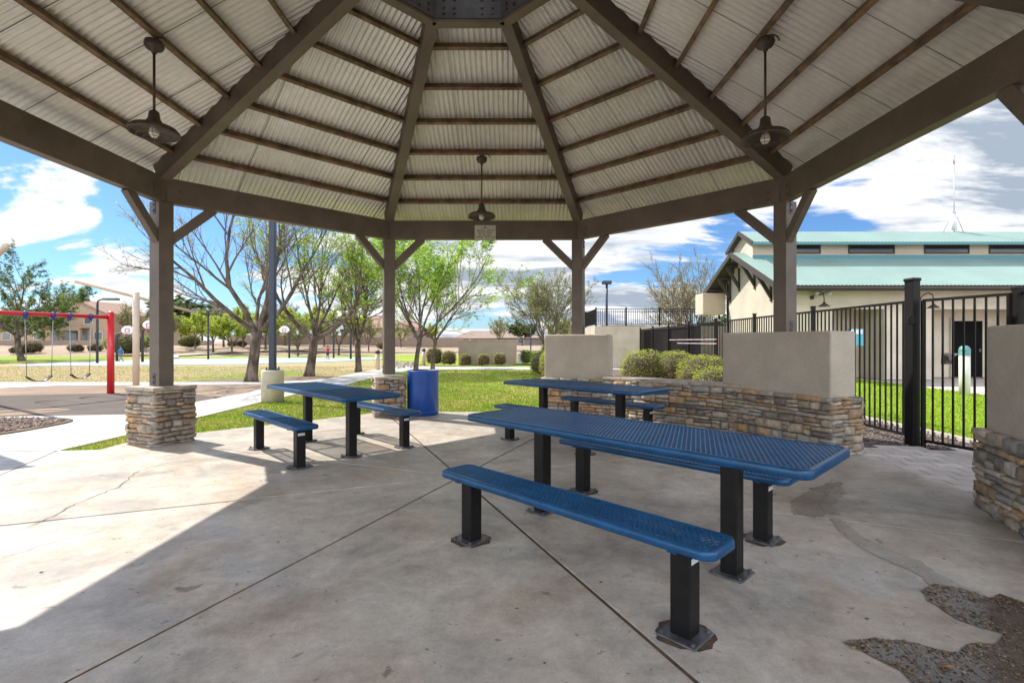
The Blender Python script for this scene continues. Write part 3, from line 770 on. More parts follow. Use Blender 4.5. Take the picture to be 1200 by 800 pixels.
bench((1.50,7.79),1.80,.29,.68,'blue mesh bench between the back picnic table and the low stone wall')

mb=MB(); rr=random.Random(91); M_rust=mat('rust_stain',(.10,.06,.035),.8,var=.5,vscale=20)
for o_ in [x for x in COL.objects if x.parent is None and x.name.split('.')[0] in ('picnic_table','bench')]:
    lx=.775 if o_.name=='picnic_table' else .80 if o_.name in('bench','bench.001') else .67
    for sg in (-1,1):
        if rr.random()<.25: continue
        c=Vector((o_.location.x,o_.location.y))+TD*lx*sg
        mb.sheet([(c.x+(.125+rr.uniform(-.012,.022))*cos(a)*(1.05),c.y+(.125+rr.uniform(-.012,.022))*sin(a),.0015) for a in [k*2*pi/22 for k in range(22)]])
struct(mb.build('rust_stain',M_rust))
# ---- trash can
o=empty('trash_can',(-1.72,9.72,0),'round blue metal trash can by the stone pier at the slab edge','trash can')
mb=MB(); mb.smooth=True; mb.lathe([(.001,.0),(.29,.0),(.30,.02),(.30,.80),(.305,.82),(.305,.845),(.285,.85),(.28,.84),(.28,.60),(.001,.60)],40); mb.build('body',M_can,o)
mb=MB(); mb.smooth=True; mb.lathe([(.298,.05),(.306,.055),(.306,.075),(.298,.08)],40); mb.build('hoop',M_can,o)
mb=MB(); mb.smooth=True; mb.lathe([(.279,.835),(.24,.85),(.24,.82),(.001,.80)],32); mb.build('liner',M_canin,o)

# ---- blue-black light pole
x,y=g(319.5,469)
o=empty('light_pole',(x,y,0),'tall square navy light pole on a round concrete base by the walkway','light pole')
mb=MB(); mb.smooth=True; mb.lathe([(.001,-.1),(.25,-.1),(.25,.69),(.235,.72),(.001,.725)],32); mb.build('concrete_base',M_pconc,o)
mb=MB(); mb.box((0,0,4.2),(.135,.135,6.9)); mb.build('pole',M_navy,o,bevel=.012)
mb=MB(); mb.box((0,0,.74),(.24,.24,.02)); 
for a in range(4): mb.tube([(.10*(1 if a%2 else -1),.10*(1 if a//2 else -1),.72),(.10*(1 if a%2 else -1),.10*(1 if a//2 else -1),.80)],.014,6)
mb.build('anchor_plate',M_navy,o)
mb=MB(); mb.box((.55,0,7.6),(.75,.36,.14)); mb.box((.12,0,7.6),(.2,.06,.06)); mb.build('lamp_head',M_navy,o,bevel=.02)

# ------------------------------------------------------------------ playground
sw=empty('swing_set',(-11,13.8,0),'red steel swing frame with blue clamps at the left','swing set')
mb=MB(); mb.smooth=True; mb.tube([(0,0,-.1),(0,0,2.16)],.085,16); mb.lathe([(.085,2.15),(.075,2.19),(.04,2.22),(.001,2.225)],16); mb.build('post',M_red,sw)
e=Vector((-1.55,-5.1,0)); 
mb=MB(); mb.smooth=True; mb.tube([(e.x,e.y,-.1),(e.x,e.y,2.16)],.085,16); mb.lathe([(.085,2.15),(.075,2.19),(.04,2.22),(.001,2.225)],16,(e.x,e.y,0)); mb.build('post',M_red,sw)
mb=MB(); mb.smooth=True; mb.tube([(0,0,2.06),(e.x,e.y,2.06)],.052,12); mb.build('top_bar',M_red,sw)
bd=e.normalized()
def bar_at(Y): t=(13.8-Y)/5.1; return Vector((-11+e.x*t,Y,2.06))
for Y in (11.95,12.5,12.85,13.32):
    p=bar_at(Y)-Vector((-11,13.8,0)); mb=MB(); mb.smooth=True; mb.tube([p-bd*.035,p+bd*.035],.068,12); mb.box((p.x,p.y,p.z-.085),(.05,.05,.06)); mb.build('clamp',M_clamp,sw)
def swing(Ya,Yb,lab):
    a=bar_at(Ya); b=bar_at(Yb); m=(a+b)/2; o=empty('swing',(m.x,m.y,0),lab,'swing','belt swings hanging from the red frame')
    for p in (a,b):
        q=p-Vector((m.x,m.y,0)); q2=Vector((q.x*.88,q.y*.88,.56)); mb=MB(); mb.smooth=True
        mb.tube([(q.x,q.y,1.95),q2],.0085,5); mb.build('chain',M_chain,o)
    h=(b-a).length/2*.88; d=(b-a).normalized(); w=Vector((-d.y,d.x,0))*.07
    mb=MB(); mb.smooth=True; n=10; bb=0
    for i in range(n+1):
        s=-1+2*i/n; z=.56-.12*(1-s*s)
        for (sg,dz) in ((1,0),(-1,0),(-1,-.012),(1,-.012)):
            p=d*h*s+w*sg; mb.v.append((p.x,p.y,z+dz))
    for i in range(n):
        for k in range(4): mb.face((i*4+k,i*4+(k+1)%4,i*4+4+(k+1)%4,i*4+4+k))
    mb.build('belt_seat',M_seat,o)
swing(11.95,12.5,'left belt swing with black seat on chains'); swing(12.85,13.32,'right belt swing with black seat, nearer the red post')

# beige T frames
o=empty('cantilever_post',(-11.2,15.0,0),'beige steel post with a slanting cross arm behind the red swing post','post','beige cross arm posts')
mb=MB(); mb.smooth=True; mb.tube([(0,0,-.1),(0,0,2.86)],.088,16); mb.build('post',M_beige,o)
mb=MB(); mb.smooth=True; mb.tube([(-.7,-1.3,3.04),(.75,1.65,2.36)],.045,12); mb.build('cross_arm',M_beige,o)
o=empty('cantilever_post',(-12.9,11.2,0),'beige cross arm whose tip enters at the left edge above the swings','post','beige cross arm posts')
mb=MB(); mb.smooth=True; mb.tube([(0,0,-.1),(0,0,3.2)],.088,16); mb.build('post',M_beige,o)
tip=Vector(((30/4-600)*10.6/F,10.6,H+112*10.6/F)); mb=MB(); mb.smooth=True; mb.tube([(-1.2,1.6,2.6),tuple(tip-Vector((-12.9,11.2,0)))],.06,12); mb.build('cross_arm',M_beige,o)
# tan shade sail, unseen beyond the left edge, placed to cast the pointed walk shadow
o=empty('unseen_shade_sail',(-8.9,7.7,0),'unseen tan fabric shade sail on a beige pole added outside the left edge','shade sail')
mb=MB(); mb.smooth=True; mb.tube([(0,0,-.1),(0,0,4.1)],.07,12); mb.build('pole',M_beige,o)
mb=MB(); n=8; T0,T1,T2=V(.45,-.15,3.95),V(-3.6,.9,4.3),V(-3.2,-3.4,4.1)
for i in range(n+1):
    for j_ in range(n+1-i):
        u=i/n; v=j_/n; w=1-u-v; p=T0*w+T1*u+T2*v; p=p+V(0,0,-.5*(u*v+v*w+u*w)); mb.v.append(tuple(p))
def tid(i,j_): return sum(n+1-a for a in range(i))+j_
for i in range(n):
    for j_ in range(n-i):
        mb.face((tid(i,j_),tid(i+1,j_),tid(i,j_+1)))
        if j_<n-i-1: mb.face((tid(i+1,j_),tid(i+1,j_+1),tid(i,j_+1)))
mb.build('fabric',mat('sail_fabric',(.5,.42,.3),.8),o)
# ------------------------------------------------------------------ iron fence and gate
def picket_panel(mb, p, q, z0=.10, z1=1.95, sp=.115, w=.019, mid=None):
    p=Vector((p[0],p[1],0)); q=Vector((q[0],q[1],0)); d=(q-p).normalized(); L=(q-p).length
    mb.bar(p+V(0,0,z1),q+V(0,0,z1),.032,.036); mb.bar(p+V(0,0,z0),q+V(0,0,z0),.032,.036)
    n=max(1,int(round(L/sp)))
    for i in range(1,n):
        c=p+d*(L*i/n); mb.box((c.x,c.y,(z0+z1)/2),(w,w,z1-z0-.03),Matrix.Rotation(atan2(d.y,d.x),3,'Z'))
def fpost(mb,x,y,w,h,rz=0,cap=True):
    mb.box((x,y,h/2-.05),(w,w,h+.1),Matrix.Rotation(rz,3,'Z'))
    if cap: mb.box((x,y,h+.012),(w+.015,w+.015,.024),Matrix.Rotation(rz,3,'Z'))
F0=Vector((5.50,6.90)); F1=Vector((6.12,24.0)); fd=(F1-F0).normalized(); FL=(F1-F0).length
fo=empty('iron_fence',(0,0,0),'long black iron picket fence running back from the thick gate post','fence')
nb=7
for i in range(nb):
    a=F0+fd*(FL*i/nb+ (.07 if i==0 else .03)); b=F0+fd*(FL*(i+1)/nb-.03)
    mb=MB(); picket_panel(mb,a,b); mb.build('picket_panel',M_iron,fo)
    c=F0+fd*(FL*(i+1)/nb); mb=MB(); fpost(mb,c.x,c.y,.06,2.03); mb.build('fence_post',M_iron,fo)
mb=MB(); mb.box((F0.x-.03,F0.y-.02,1.08),(.125,.125,2.3),Matrix.Rotation(.2,3,'Z')); gp=mb.build('gate_post',M_iron,fo,bevel=.008)
mb=MB(); mb.box((F0.x-.03,F0.y-.02,2.24),(.15,.15,.05),Matrix.Rotation(.2,3,'Z')); mb.build('post_cap',M_iron,gp,bevel=.018)
mb=MB(); mb.box((F0.x-.105,F0.y-.10,1.68),(.11,.05,.10)); mb.tube([(F0.x-.13,F0.y-.13,1.62),(F0.x-.13,F0.y-.13,1.76)],.02,8); mb.build('hinge',M_iron,gp,bevel=.006)
G0=Vector((5.53,6.77)); G1=Vector((5.80,5.86))
go=empty('iron_gate',(G0.x,G0.y,0),'black iron picket gate standing closed right of the thick post','gate'); off=V(-G0.x,-G0.y,0)
gl=[G0+off.xy,G1+off.xy]
mb=MB(); picket_panel(mb,gl[0],gl[1],.07,1.95,.125,.019); mb.build('picket_panel',M_iron,go)
mb=MB(); fpost(mb,gl[0].x,gl[0].y,.045,1.95,-.3,False); fpost(mb,gl[1].x,gl[1].y,.05,1.96,-.3,False); mb.build('gate_stile',M_iron,go)
f2=empty('iron_fence',(0,0,0),'short black iron fence section right of the gate behind the stucco pier','fence')
a=(5.83,5.79); b=(6.1,3.2)
mb=MB(); fpost(mb,a[0],a[1],.09,2.0,-.2); mb.build('fence_post',M_iron,f2)
mb=MB(); picket_panel(mb,(a[0],a[1]-.05),b); mb.build('picket_panel',M_iron,f2)
# dark windscreen on far bays + caution tape
mb=MB(); a=F0+fd*8.9+Vector((.09,0)); b=F0+fd*12.4+Vector((.09,0)); mb.bar((a.x,a.y,1.02),(b.x,b.y,1.02),.02,1.8); a=F0+fd*12.7+Vector((.09,0)); b=F0+fd*16.8+Vector((.09,0))
mb.bar((a.x,a.y,1.0),(b.x,b.y,1.0),.02,1.82)
tag(mb.build('privacy_screen',mat('screen_fabric',(.045,.036,.034),.8,var=.3)),'dark brown privacy screen tied behind the far fence bays','screen')
for zz,(t0,t1),lab in ((1.46,(7.2,12.0),'upper strip of white and red caution tape tied along the far fence'),(1.34,(7.2,11.0),'lower strip of white and red caution tape tied along the far fence')):
    mb=MB(); n=40
    for i in range(n):
        a=F0+fd*(t0+(t1-t0)*i/n)-Vector((.03,0)); b=F0+fd*(t0+(t1-t0)*(i+1)/n)-Vector((.03,0)); mb.m=1 if i%8==0 else 0
        s0=s1=0
        mb.bar((a.x,a.y,zz-s0),(b.x,b.y,zz-s1),.004,.028)
    tag(mb.build('caution_tape',[mat('tape_white',(.42,.40,.45),.5),mat('tape_red',(.6,.12,.12),.5)]),lab,'tape',group='caution tape strips')

# ------------------------------------------------------------------ pool building
M_wall=mat('building_stucco',(.56,.49,.395),.9,var=.14,vscale=.8,bump=.4,bscale=40)
M_roofm=mat('teal_roof',(.25,.355,.315),.55,var=.10,vscale=.5,spec=.5)
M_teal=mat('teal_flashing',(.055,.20,.22),.5)
M_trim=mat('brown_trim',(.062,.052,.044),.7,spec=.3)
M_glass=mat('dark_glass',(.035,.032,.032),.12)
bo=empty('pool_building',(9.95,18.4,0),'cream stucco pool building with teal metal roof and clerestory','building'); O=Vector((9.95,18.4,0))
X0,Y0=9.95,18.4; XR=34.0
def bp(x,y,z): return (x-X0,y-Y0,z)
def addbox(mb,x0,x1,y0,y1,z0,z1): mb.box(((x0+x1)/2-X0,(y0+y1)/2-Y0,(z0+z1)/2),(x1-x0,y1-y0,z1-z0))
zE=3.37; sl=.47; YE=17.6; YRg=21.35; zR=zE+sl*(YRg-YE); YB=24.3
zr=lambda y: zE+sl*(y-YE) if y<=YRg else zR-sl*(y-YRg)
mb=MB()
# front wall with two recesses
rec=[(11.75,13.6),(15.35,19.4),(22.5,24.0)]; xs_=X0
for (a,b) in rec:
    addbox(mb,xs_,a,Y0,Y0+.25,0,zr(Y0)-.12); addbox(mb,a,b,Y0,Y0+.25,2.58,zr(Y0)-.12); addbox(mb,a,b,Y0+1.3,Y0+1.5,0,2.75)
    addbox(mb,a-.2,a,Y0+.25,Y0+1.5,0,2.75); addbox(mb,b,b+.2,Y0+.25,Y0+1.5,0,2.75); addbox(mb,a-.2,b+.2,Y0+.25,Y0+1.5,2.75,2.85); xs_=b
addbox(mb,xs_,XR,Y0,Y0+.25,0,zr(Y0)-.12)
# gable wall polygon extruded along x
def gable(mb,x,th,pts):
    n=len(pts); b=len(mb.v)
    for xx in (x,x+th):
        for (y,z) in pts: mb.v.append(bp(xx,y,z))
    mb.face(tuple(b+i for i in range(n))); mb.face(tuple(b+n+i for i in range(n))[::-1])
    for i in range(n):
        j=(i+1)%n; mb.face((b+j,b+i,b+n+i,b+n+j))
gable(mb,X0,.25,[(Y0+.252,0),(Y0+.252,zr(Y0+.252)-.12),(YRg,zR-.12),(23.3,zr(23.3)-.12),(23.3,0)][::-1])
addbox(mb,X0,XR,23.1,23.35,0,zr(23.3)-.12)
mb.build('wall',M_wall,bo)
def slab_roof(mb,x0,x1,ya,za,yb,zb,t=.10,rib=None):
    pts=[(x0,ya,za),(x1,ya,za),(x1,yb,zb),(x0,yb,zb)]; b=len(mb.v)
    for dz in (0,-t):
        for p in pts: mb.v.append(bp(p[0],p[1],p[2]+dz))
    for q in ((0,1,2,3),(7,6,5,4),(0,4,5,1),(1,5,6,2),(2,6,7,3),(3,7,4,0)): mb.face(tuple(b+i for i in q))
def corr_roof(mb,x0,x1,ya,za,yb,zb,pitch=.14,amp=.012):
    ns=int((x1-x0)/pitch*4); prev=None; mb.smooth=True
    for i in range(ns+1):
        x=x0+(x1-x0)*i/ns; dz=amp*sin(2*pi*x/pitch); b=len(mb.v)
        mb.v.append(bp(x,ya,za+dz+.02)); mb.v.append(bp(x,yb,zb+dz+.02))
        if prev is not None: mb.face((prev,b,b+1,prev+1))
        prev=b
    mb.smooth=False
XL=9.3
mb=MB(); slab_roof(mb,XL,XR+.6,YE,zE,20.6,zr(20.6)); slab_roof(mb,XL,XR+.6,YRg,zR,YB,zr(YB)); slab_roof(mb,XL,9.84,20.6,zr(20.6),YRg,zR)
rf=mb.build('roof_deck',M_trim,bo)
mb=MB(); corr_roof(mb,XL-.03,XR+.6,YE-.06,zr(YE-.06),20.6,zr(20.6)); corr_roof(mb,XL-.03,9.86,20.6,zr(20.6),YRg,zR); corr_roof(mb,XL-.03,XR+.6,YRg,zR,YB+.06,zr(YB+.06)); mb.build('roof_sheet',M_roofm,bo)
mb=MB(); mb.bar(bp(XL-.05,YE,zE-.12),bp(XR+.6,YE,zE-.12),.06,.16); mb.bar(bp(XL-.04,YE,zE-.06),bp(XL-.04,YRg,zR-.06),.06,.20); mb.bar(bp(XL-.04,YB,zr(YB)-.06),bp(XL-.04,YRg,zR-.06),.06,.20); mb.build('fascia',M_trim,bo)
mb=MB(); mb.bar(bp(XL,YE-.10,zE-.10),bp(XR+.6,YE-.10,zE-.10),.09,.08); mb.build('gutter',M_teal if False else M_trim,bo)
# clerestory
mb=MB(); XC=9.85; zU=5.37; slu=.53; YU0,YU1=20.1,22.6; zUr=zU+slu*(YRg-YU0); zu=lambda y: zU+slu*(y-YU0) if y<YRg else zUr-slu*(y-YRg)
addbox(mb,XC,XR,20.6,20.8,4.6,zu(20.6)-.08)
gable(mb,XC,.2,[(20.802,4.6),(20.802,zu(20.8)-.08),(YRg,zUr-.08),(22.1,zu(22.1)-.08),(22.1,4.6)][::-1]); addbox(mb,XC,XR,22.1,22.3,4.4,zu(22.1)-.1)
mb.build('clerestory_wall',M_wall,bo)
mb=MB(); slab_roof(mb,9.62,XR+.5,YU0,zU,YRg,zUr,.07); slab_roof(mb,9.62,XR+.5,YRg,zUr,YU1,zu(YU1),.07); mb.bar(bp(9.60,YU0,zU-.05),bp(9.60,YRg,zUr-.05),.05,.16); mb.bar(bp(9.60,YU1,zu(YU1)-.05),bp(9.60,YRg,zUr-.05),.05,.16); mb.build('upper_roof_deck',M_trim,bo)
mb=MB(); corr_roof(mb,9.58,XR+.5,YU0-.05,zu(YU0-.05),YRg,zUr); corr_roof(mb,9.58,XR+.5,YRg,zUr,YU1+.05,zu(YU1+.05)); mb.build('upper_roof_sheet',M_roofm,bo)
mb=MB(); mb.bar(bp(XC-.02,20.56,4.84),bp(XR,20.56,4.84),.06,.16); mb.bar(bp(9.6,YU0-.02,zU-.06),bp(XR+.5,YU0-.02,zU-.06),.04,.10); mb.build('flashing',M_teal,bo)
for (a,b) in ((10.75,12.57),(13.8,15.6),(16.9,18.65),(19.55,21.3),(22.3,24.1),(25,26.8)):
    mb=MB(); zc=5.17
    for (q0,q1,w0,w1) in ((a-.05,b+.05,zc+.14,zc+.19),(a-.05,b+.05,zc-.19,zc-.14),(a-.05,a,zc-.14,zc+.14),(b,b+.05,zc-.14,zc+.14)): addbox(mb,q0,q1,20.57,20.602,w0,w1)
    wn=mb.build('window',M_trim,bo); mb=MB(); addbox(mb,a,b,20.585,20.602,zc-.14,zc+.14); mb.build('pane',M_glass,wn)
# door
mb=MB(); addbox(mb,17.25,18.35,Y0+1.25,Y0+1.302,0.02,2.2); d_=mb.build('door',mat('door_dark',(.008,.007,.007),.9,spec=.1),bo)
mb=MB(); addbox(mb,18.2,18.27,Y0+1.20,Y0+1.25,1.0,1.12); mb.build('handle',M_plate,d_)
mb=MB(); addbox(mb,17.12,17.248,Y0+1.23,Y0+1.30,0,2.32); addbox(mb,18.352,18.48,Y0+1.23,Y0+1.30,0,2.32); addbox(mb,17.248,18.352,Y0+1.23,Y0+1.30,2.202,2.32); mb.build('door_frame',mat('frame_cream',(.5,.45,.36),.7),bo)
# knee braces and outriggers on the gable
for (yw,zt) in ((19.3,0),(20.6,0),(22.0,0),(22.9,0)):
    z1=zr(yw)-.14; mb=MB()
    mb.bar(bp(XL+.02,yw,z1-.02),bp(X0,yw,z1-.02),.12,.12); mb.bar(bp(XL+.10,yw,z1-.06),bp(X0-.01,yw,z1-.95),.10,.12)
    mb.bar(bp(X0-.03,yw,z1-1.1),bp(X0-.03,yw,z1-.05),.10,.05,up=(1,0,0)); mb.build('knee_brace',M_trim,bo)
mb=MB()
for (yw) in (18.1,23.8): mb.bar(bp(XL+.05,yw,zr(yw)-.18),bp(XR,yw,zr(yw)-.18),.10,.12)
mb.bar(bp(XL+.02,YRg,zR-.24),bp(X0+.0,YRg,zR-.24),.14,.2); mb.build('roof_beam',M_trim,bo)
# cooler box at back corner
o=empty('cooler_box',(9.4,23.9,0),'beige louvred evaporative cooler box mounted at the gable corner','cooler')
mb=MB(); mb.box((0,0,3.15),(1.05,.95,.98)); mb.build('cabinet',M_beige,o,bevel=.02)
mb=MB()
for i in range(14): mb.box((-.45+i*.07,-.485,3.15),(.012,.02,.80))
for zz in (2.72,3.58): mb.box((0,-.485,zz),(1.0,.02,.03))
mb.build('louvre',mat('beige_dark',(.48,.39,.30),.6),o)
for yy in (-.4,.4): mb=MB(); mb.bar((-.1,yy,2.64),(.55,yy,2.2),.05,.05); mb.build('bracket',M_beige,o)
# wall lamps
def wall_lamp(x,z,lab):
    o=empty('wall_lamp',(x,Y0,z),lab,'wall lamp','gooseneck lamps on the pool building wall')
    mb=MB(); mb.smooth=True; mb.tube([(0,.0,0),(0,-.06,0)],.07,12); mb.tube([(0,-.05,0),(.05,-.15,.12),(.10,-.30,.20),(.17,-.42,.12),(.18,-.45,-.05),(.18,-.45,-.22)],.018,8); mb.build('arm',M_lamp,o)
    mb=MB(); mb.smooth=True; mb.lathe([(.03,-.18),(.05,-.24),(.16,-.32),(.20,-.36),(.19,-.36),(.03,-.28)],20,(.18,-.45,0)); mb.build('lamp_shade',M_lamp,o); return o
wall_lamp(10.95,3.0,'gooseneck wall lamp left, with the floodlight above it'); wall_lamp(14.85,2.95,'gooseneck wall lamp behind the thick gate post'); wall_lamp(20.6,2.9,'gooseneck wall lamp at the far right of the building wall')
o=empty('floodlight',(11.2,Y0,3.13),'white twin floodlight above the left gooseneck lamp','floodlight')
mb=MB(); mb.smooth=True
for sx_ in (-.16,.16): mb.tube([(0,-.12,.02),(sx_,-.2,.05)],.02,6); mb.tube([(sx_*.8,-.17,.03),(sx_*1.6,-.32,.02)],[.05,.09],12)
mb.build('head',mat('lamp_white',(.6,.6,.62),.4),o)
mb=MB(); mb.box((0,-.06,0),(.14,.12,.10)); mb.build('mount',M_lamp,o)
# sign box, drinking fountain, bollard
o=empty('wall_sign',(12.45,18.35,1.55),'teal and white safety sign box near the fence on the building wall','sign')
mb=MB(); mb.box((0,-.1,0),(.50,.12,.62)); mb.build('panel',mat('sign_teal',(.08,.36,.46),.5),o,bevel=.01)
mb=MB(); mb.box((0,-.165,.2),(.42,.01,.16)); mb.build('white_band',M_label,o)
o=empty('drinking_fountain',(15.75,18.30,0),'grey drinking fountain on the wall beside the recessed doorway','drinking fountain')
mb=MB(); mb.smooth=True; mb.lathe([(.001,.70),(.06,.72),(.09,.85),(.20,.93),(.21,.97),(.18,.97),(.001,.93)],18,(0,-.22,0)); mb.build('basin',mat('fountain_metal',(.3,.3,.3),.35,metal=.6),o)
mb=MB(); mb.box((0,-.06,.78),(.26,.2,.4),None,.9); mb.tube([(.1,-.2,.95),(.1,-.22,1.05),(.02,-.24,1.07)],.014,6); mb.build('pedestal',M_trim,o)
bx,by=12.0,13.35
o=empty('bollard_light',(bx,by,0),'white bollard with a ribbed teal dome top on the bright lawn edge','bollard')
mb=MB(); mb.smooth=True; mb.lathe([(.001,-.05),(.12,-.05),(.12,1.02),(.001,1.02)],24); mb.build('shaft',mat('bollard_white',(.66,.64,.56),.6,var=.08),o)
mb=MB(); mb.smooth=True; mb.lathe([(.123,1.02),(.125,1.06),(.116,1.065),(.125,1.08),(.125,1.12),(.116,1.125),(.125,1.14),(.123,1.19),(.10,1.25),(.06,1.285),(.001,1.295)],24); mb.build('dome_top',mat('bollard_teal',(.10,.27,.28),.5),o)
# antenna on roof
o=empty('antenna_mast',(18.75,21.35,6.03),'thin tripod antenna mast on the teal roof ridge','antenna')
mb=MB(); mb.smooth=True; mb.tube([(0,0,0),(0,0,3.2)],.025,8); mb.tube([(0,0,2.9),(0,0,3.25)],.04,8); mb.build('mast',mat('galvanised',(.45,.46,.48),.4,metal=.4),o)
mb=MB(); mb.smooth=True
for a in (0,2.1,4.2): mb.tube([(0,0,.95),(.42*cos(a),.42*sin(a),-.05)],.016,6)
mb.build('tripod_leg',bpy.data.materials['galvanised'],o)
mb=MB(); mb.smooth=True; mb.lathe([(.001,.1),(.09,.1),(.09,.75),(.001,.78)],12); mb.build('antenna_can',mat('antenna_white',(.7,.7,.7),.5),o)

# ------------------------------------------------------------------ raised pool terrace wall and railing
o=empty('terrace_wall',(4.44,27,0),'tan stucco terrace wall behind the fence carrying the black railing','wall')
mb=MB(); mb.box((4.6,.15,1.1),(9.2,.3,2.25)); mb.box((.15,2.3,1.1),(.3,4.0,2.25)); mb.build('wall_body',M_stucco,o)
mb=MB(); mb.box((4.75,2.3,2.18),(8.9,4.0,.06)); mb.build('deck',M_walk,o)
o=empty('terrace_railing',(4.44,27,2.22),'black iron railing on top of the tan terrace wall','railing')
for (p,q) in (((.08,.1),(3.5,.1)),((3.5,.1),(6.7,.1)),((.08,.1),(.08,3.9))):
    mb=MB(); picket_panel(mb,p,q,.10,.92,.12,.022); mb.bar((p[0],p[1],.78),(q[0],q[1],.78),.025,.03); mb.build('picket_panel',M_iron,o)
for (x,y) in ((.08,.1),(1.7,.1),(3.5,.1),(6.7,.1),(.08,3.9)):
    mb=MB(); mb.box((x,y,.5),(.08,.08,1.02)); mb.build('railing_post',M_iron,o)
o=empty('court_fence',(4.9,34,2.2),'low red windscreen strip behind the terrace railing','screen')
mb=MB(); mb.box((2.6,0,.10),(3.0,.05,.36)); mb.build('red_band',mat('red_screen',(.30,.10,.08),.8),o)
mb=MB(); 
for i in range(5): mb.box((.2+i*1.0,.05,.2),(.05,.05,.6))
mb.box((2.2,.3,-1.1),(4.4,.5,2.2)); mb.build('screen_stand',M_stucco,o)

def lamp_post(px,base_y,top_z,lab,heads=1,arm=.6,zb=None,col=None,group='court lamp posts'):
    y=base_y; x=(px-600)*y/F; z=(terr(x,y) if zb is None else zb)
    o=empty('lamp_post',(x,y,z),lab,'lamp post',group); mb=MB(); mb.smooth=True; h=top_z-z
    mb.tube([(0,0,-.1),(0,0,h-.25)],.075,10); mb.build('pole',col or M_trim2,o)
    dirs=[(1,0)] if heads==1 else [(1,0),(-1,0)]
    for (dx,dy) in dirs:
        mb=MB(); mb.smooth=True; mb.tube([(0,0,h-.3),(dx*.05,0,h-.1),(dx*.25,0,h),(dx*arm,0,h)],.05,8); mb.smooth=False
        a_=mb.build('arm',col or M_trim2,o)
        mb=MB(); mb.box((dx*(arm+.35),0,h+.02),(.9 if heads==1 else .75,.40,.15)); mb.build('lamp_head',M_lh,o,bevel=.03)
    return o
M_trim2=mat('post_dark',(.035,.03,.032),.5); M_lh=mat('lamp_head_grey',(.10,.11,.11),.5)
lamp_post(114,33.0,4.15,'dark lamp post with one shoebox head between the houses and swings',1,.55)
lamp_post(244,40,3.9,'dark lamp post with two heads at the left end of the court',2,.5)
lamp_post(391,43,4.1,'dark lamp post with heads behind the second trunk at the court',2,.5)
def simple_pole(px,Y,zt,z0,lab):
    x=(px-600)*Y/F; o=empty('lamp_post',(x,Y,z0),lab,'lamp post','pool lamp posts'); mb=MB(); mb.smooth=True; mb.tube([(0,0,0),(0,0,zt-z0)],.07,10); mb.build('pole',M_navy,o)
    mb=MB(); mb.box((0,0,zt-z0),(.55,.4,.2)); mb.build('lamp_head',M_navy,o,bevel=.04)
simple_pole(711,30,4.9,2.1,'navy lamp post with square head rising behind the terrace railing')
simple_pole(822,40,4.2,0,'small dark lamp post in front of the bare tree by the cooler box')
simple_pole(622,55,3.2,.1,'thin dark lamp post beside the budding tree behind the tan block wall')

# ------------------------------------------------------------------ basketball hoops
def hoop(px,Y,px_board,zb,lab,rz=0,arch=True):
    x=(px-600)*Y/F; xb=(px_board-600)*Y/F-x; o=empty('basketball_hoop',(x,Y,0),lab,'basketball hoop','hoops on the blue court')
    mb=MB(); mb.smooth=True; mb.tube([(0,0,-.1),(0,0,zb-.45),(xb*.15,0,zb-.25),(xb*.5,0,zb-.15),(xb*.95,0,zb-.15)],.085,10); mb.build('gooseneck_pole',M_trim2,o)
    mb=MB(); n=14; fx=(-.06 if xb<0 else .06); ct=cos(rz); st=sin(rz)
    P=[(-.38,-.08),(-.22,-.22),(.22,-.22),(.38,-.08)]+[(.44*cos(pi*i/n),.44*sin(pi*i/n)*.85) for i in range(n+1)]
    b=len(mb.v)
    for dy in (-.03,.03):
        for (u,v) in P: mb.v.append((xb+u*ct-dy*st,u*st+dy*ct-.12,zb+v))
    k=len(P); mb.face(tuple(b+i for i in range(k))); mb.face(tuple(b+k+i for i in range(k))[::-1])
    for i in range(k): j=(i+1)%k; mb.face((b+j,b+i,b+k+i,b+k+j))
    bd_=mb.build('backboard',M_label,o)
    mb=MB(); 
    for (u0,v0,w,h) in ((0,.13,.30,.04),(-.14,.0,.04,.24),(.14,.0,.04,.24),(0,-.11,.30,.04)): mb.box((xb+u0*ct,u0*st-.16,zb+v0),(w,.02,h),Matrix.Rotation(rz,3,'Z'))
    mb.build('red_target',M_red,bd_)
    mb=MB(); mb.smooth=True; mb.tube([(xb+.23*cos(t*pi/8)-(-.38)*-st,-.45+.23*sin(t*pi/8),zb-.22) for t in range(17)],.018,5,False); mb.build('rim',M_red,o)
hoop(137,36,151,2.15,'basketball hoop behind the red swing post with a white fan backboard')
hoop(167,35,176,2.5,'basketball hoop pole half hidden by the left ramada post')
hoop(339,43,334,2.35,'basketball hoop between the first two trunks facing the viewer')
hoop(411,41,398,2.45,'basketball hoop turned sideways near the third trunk',radians(60))

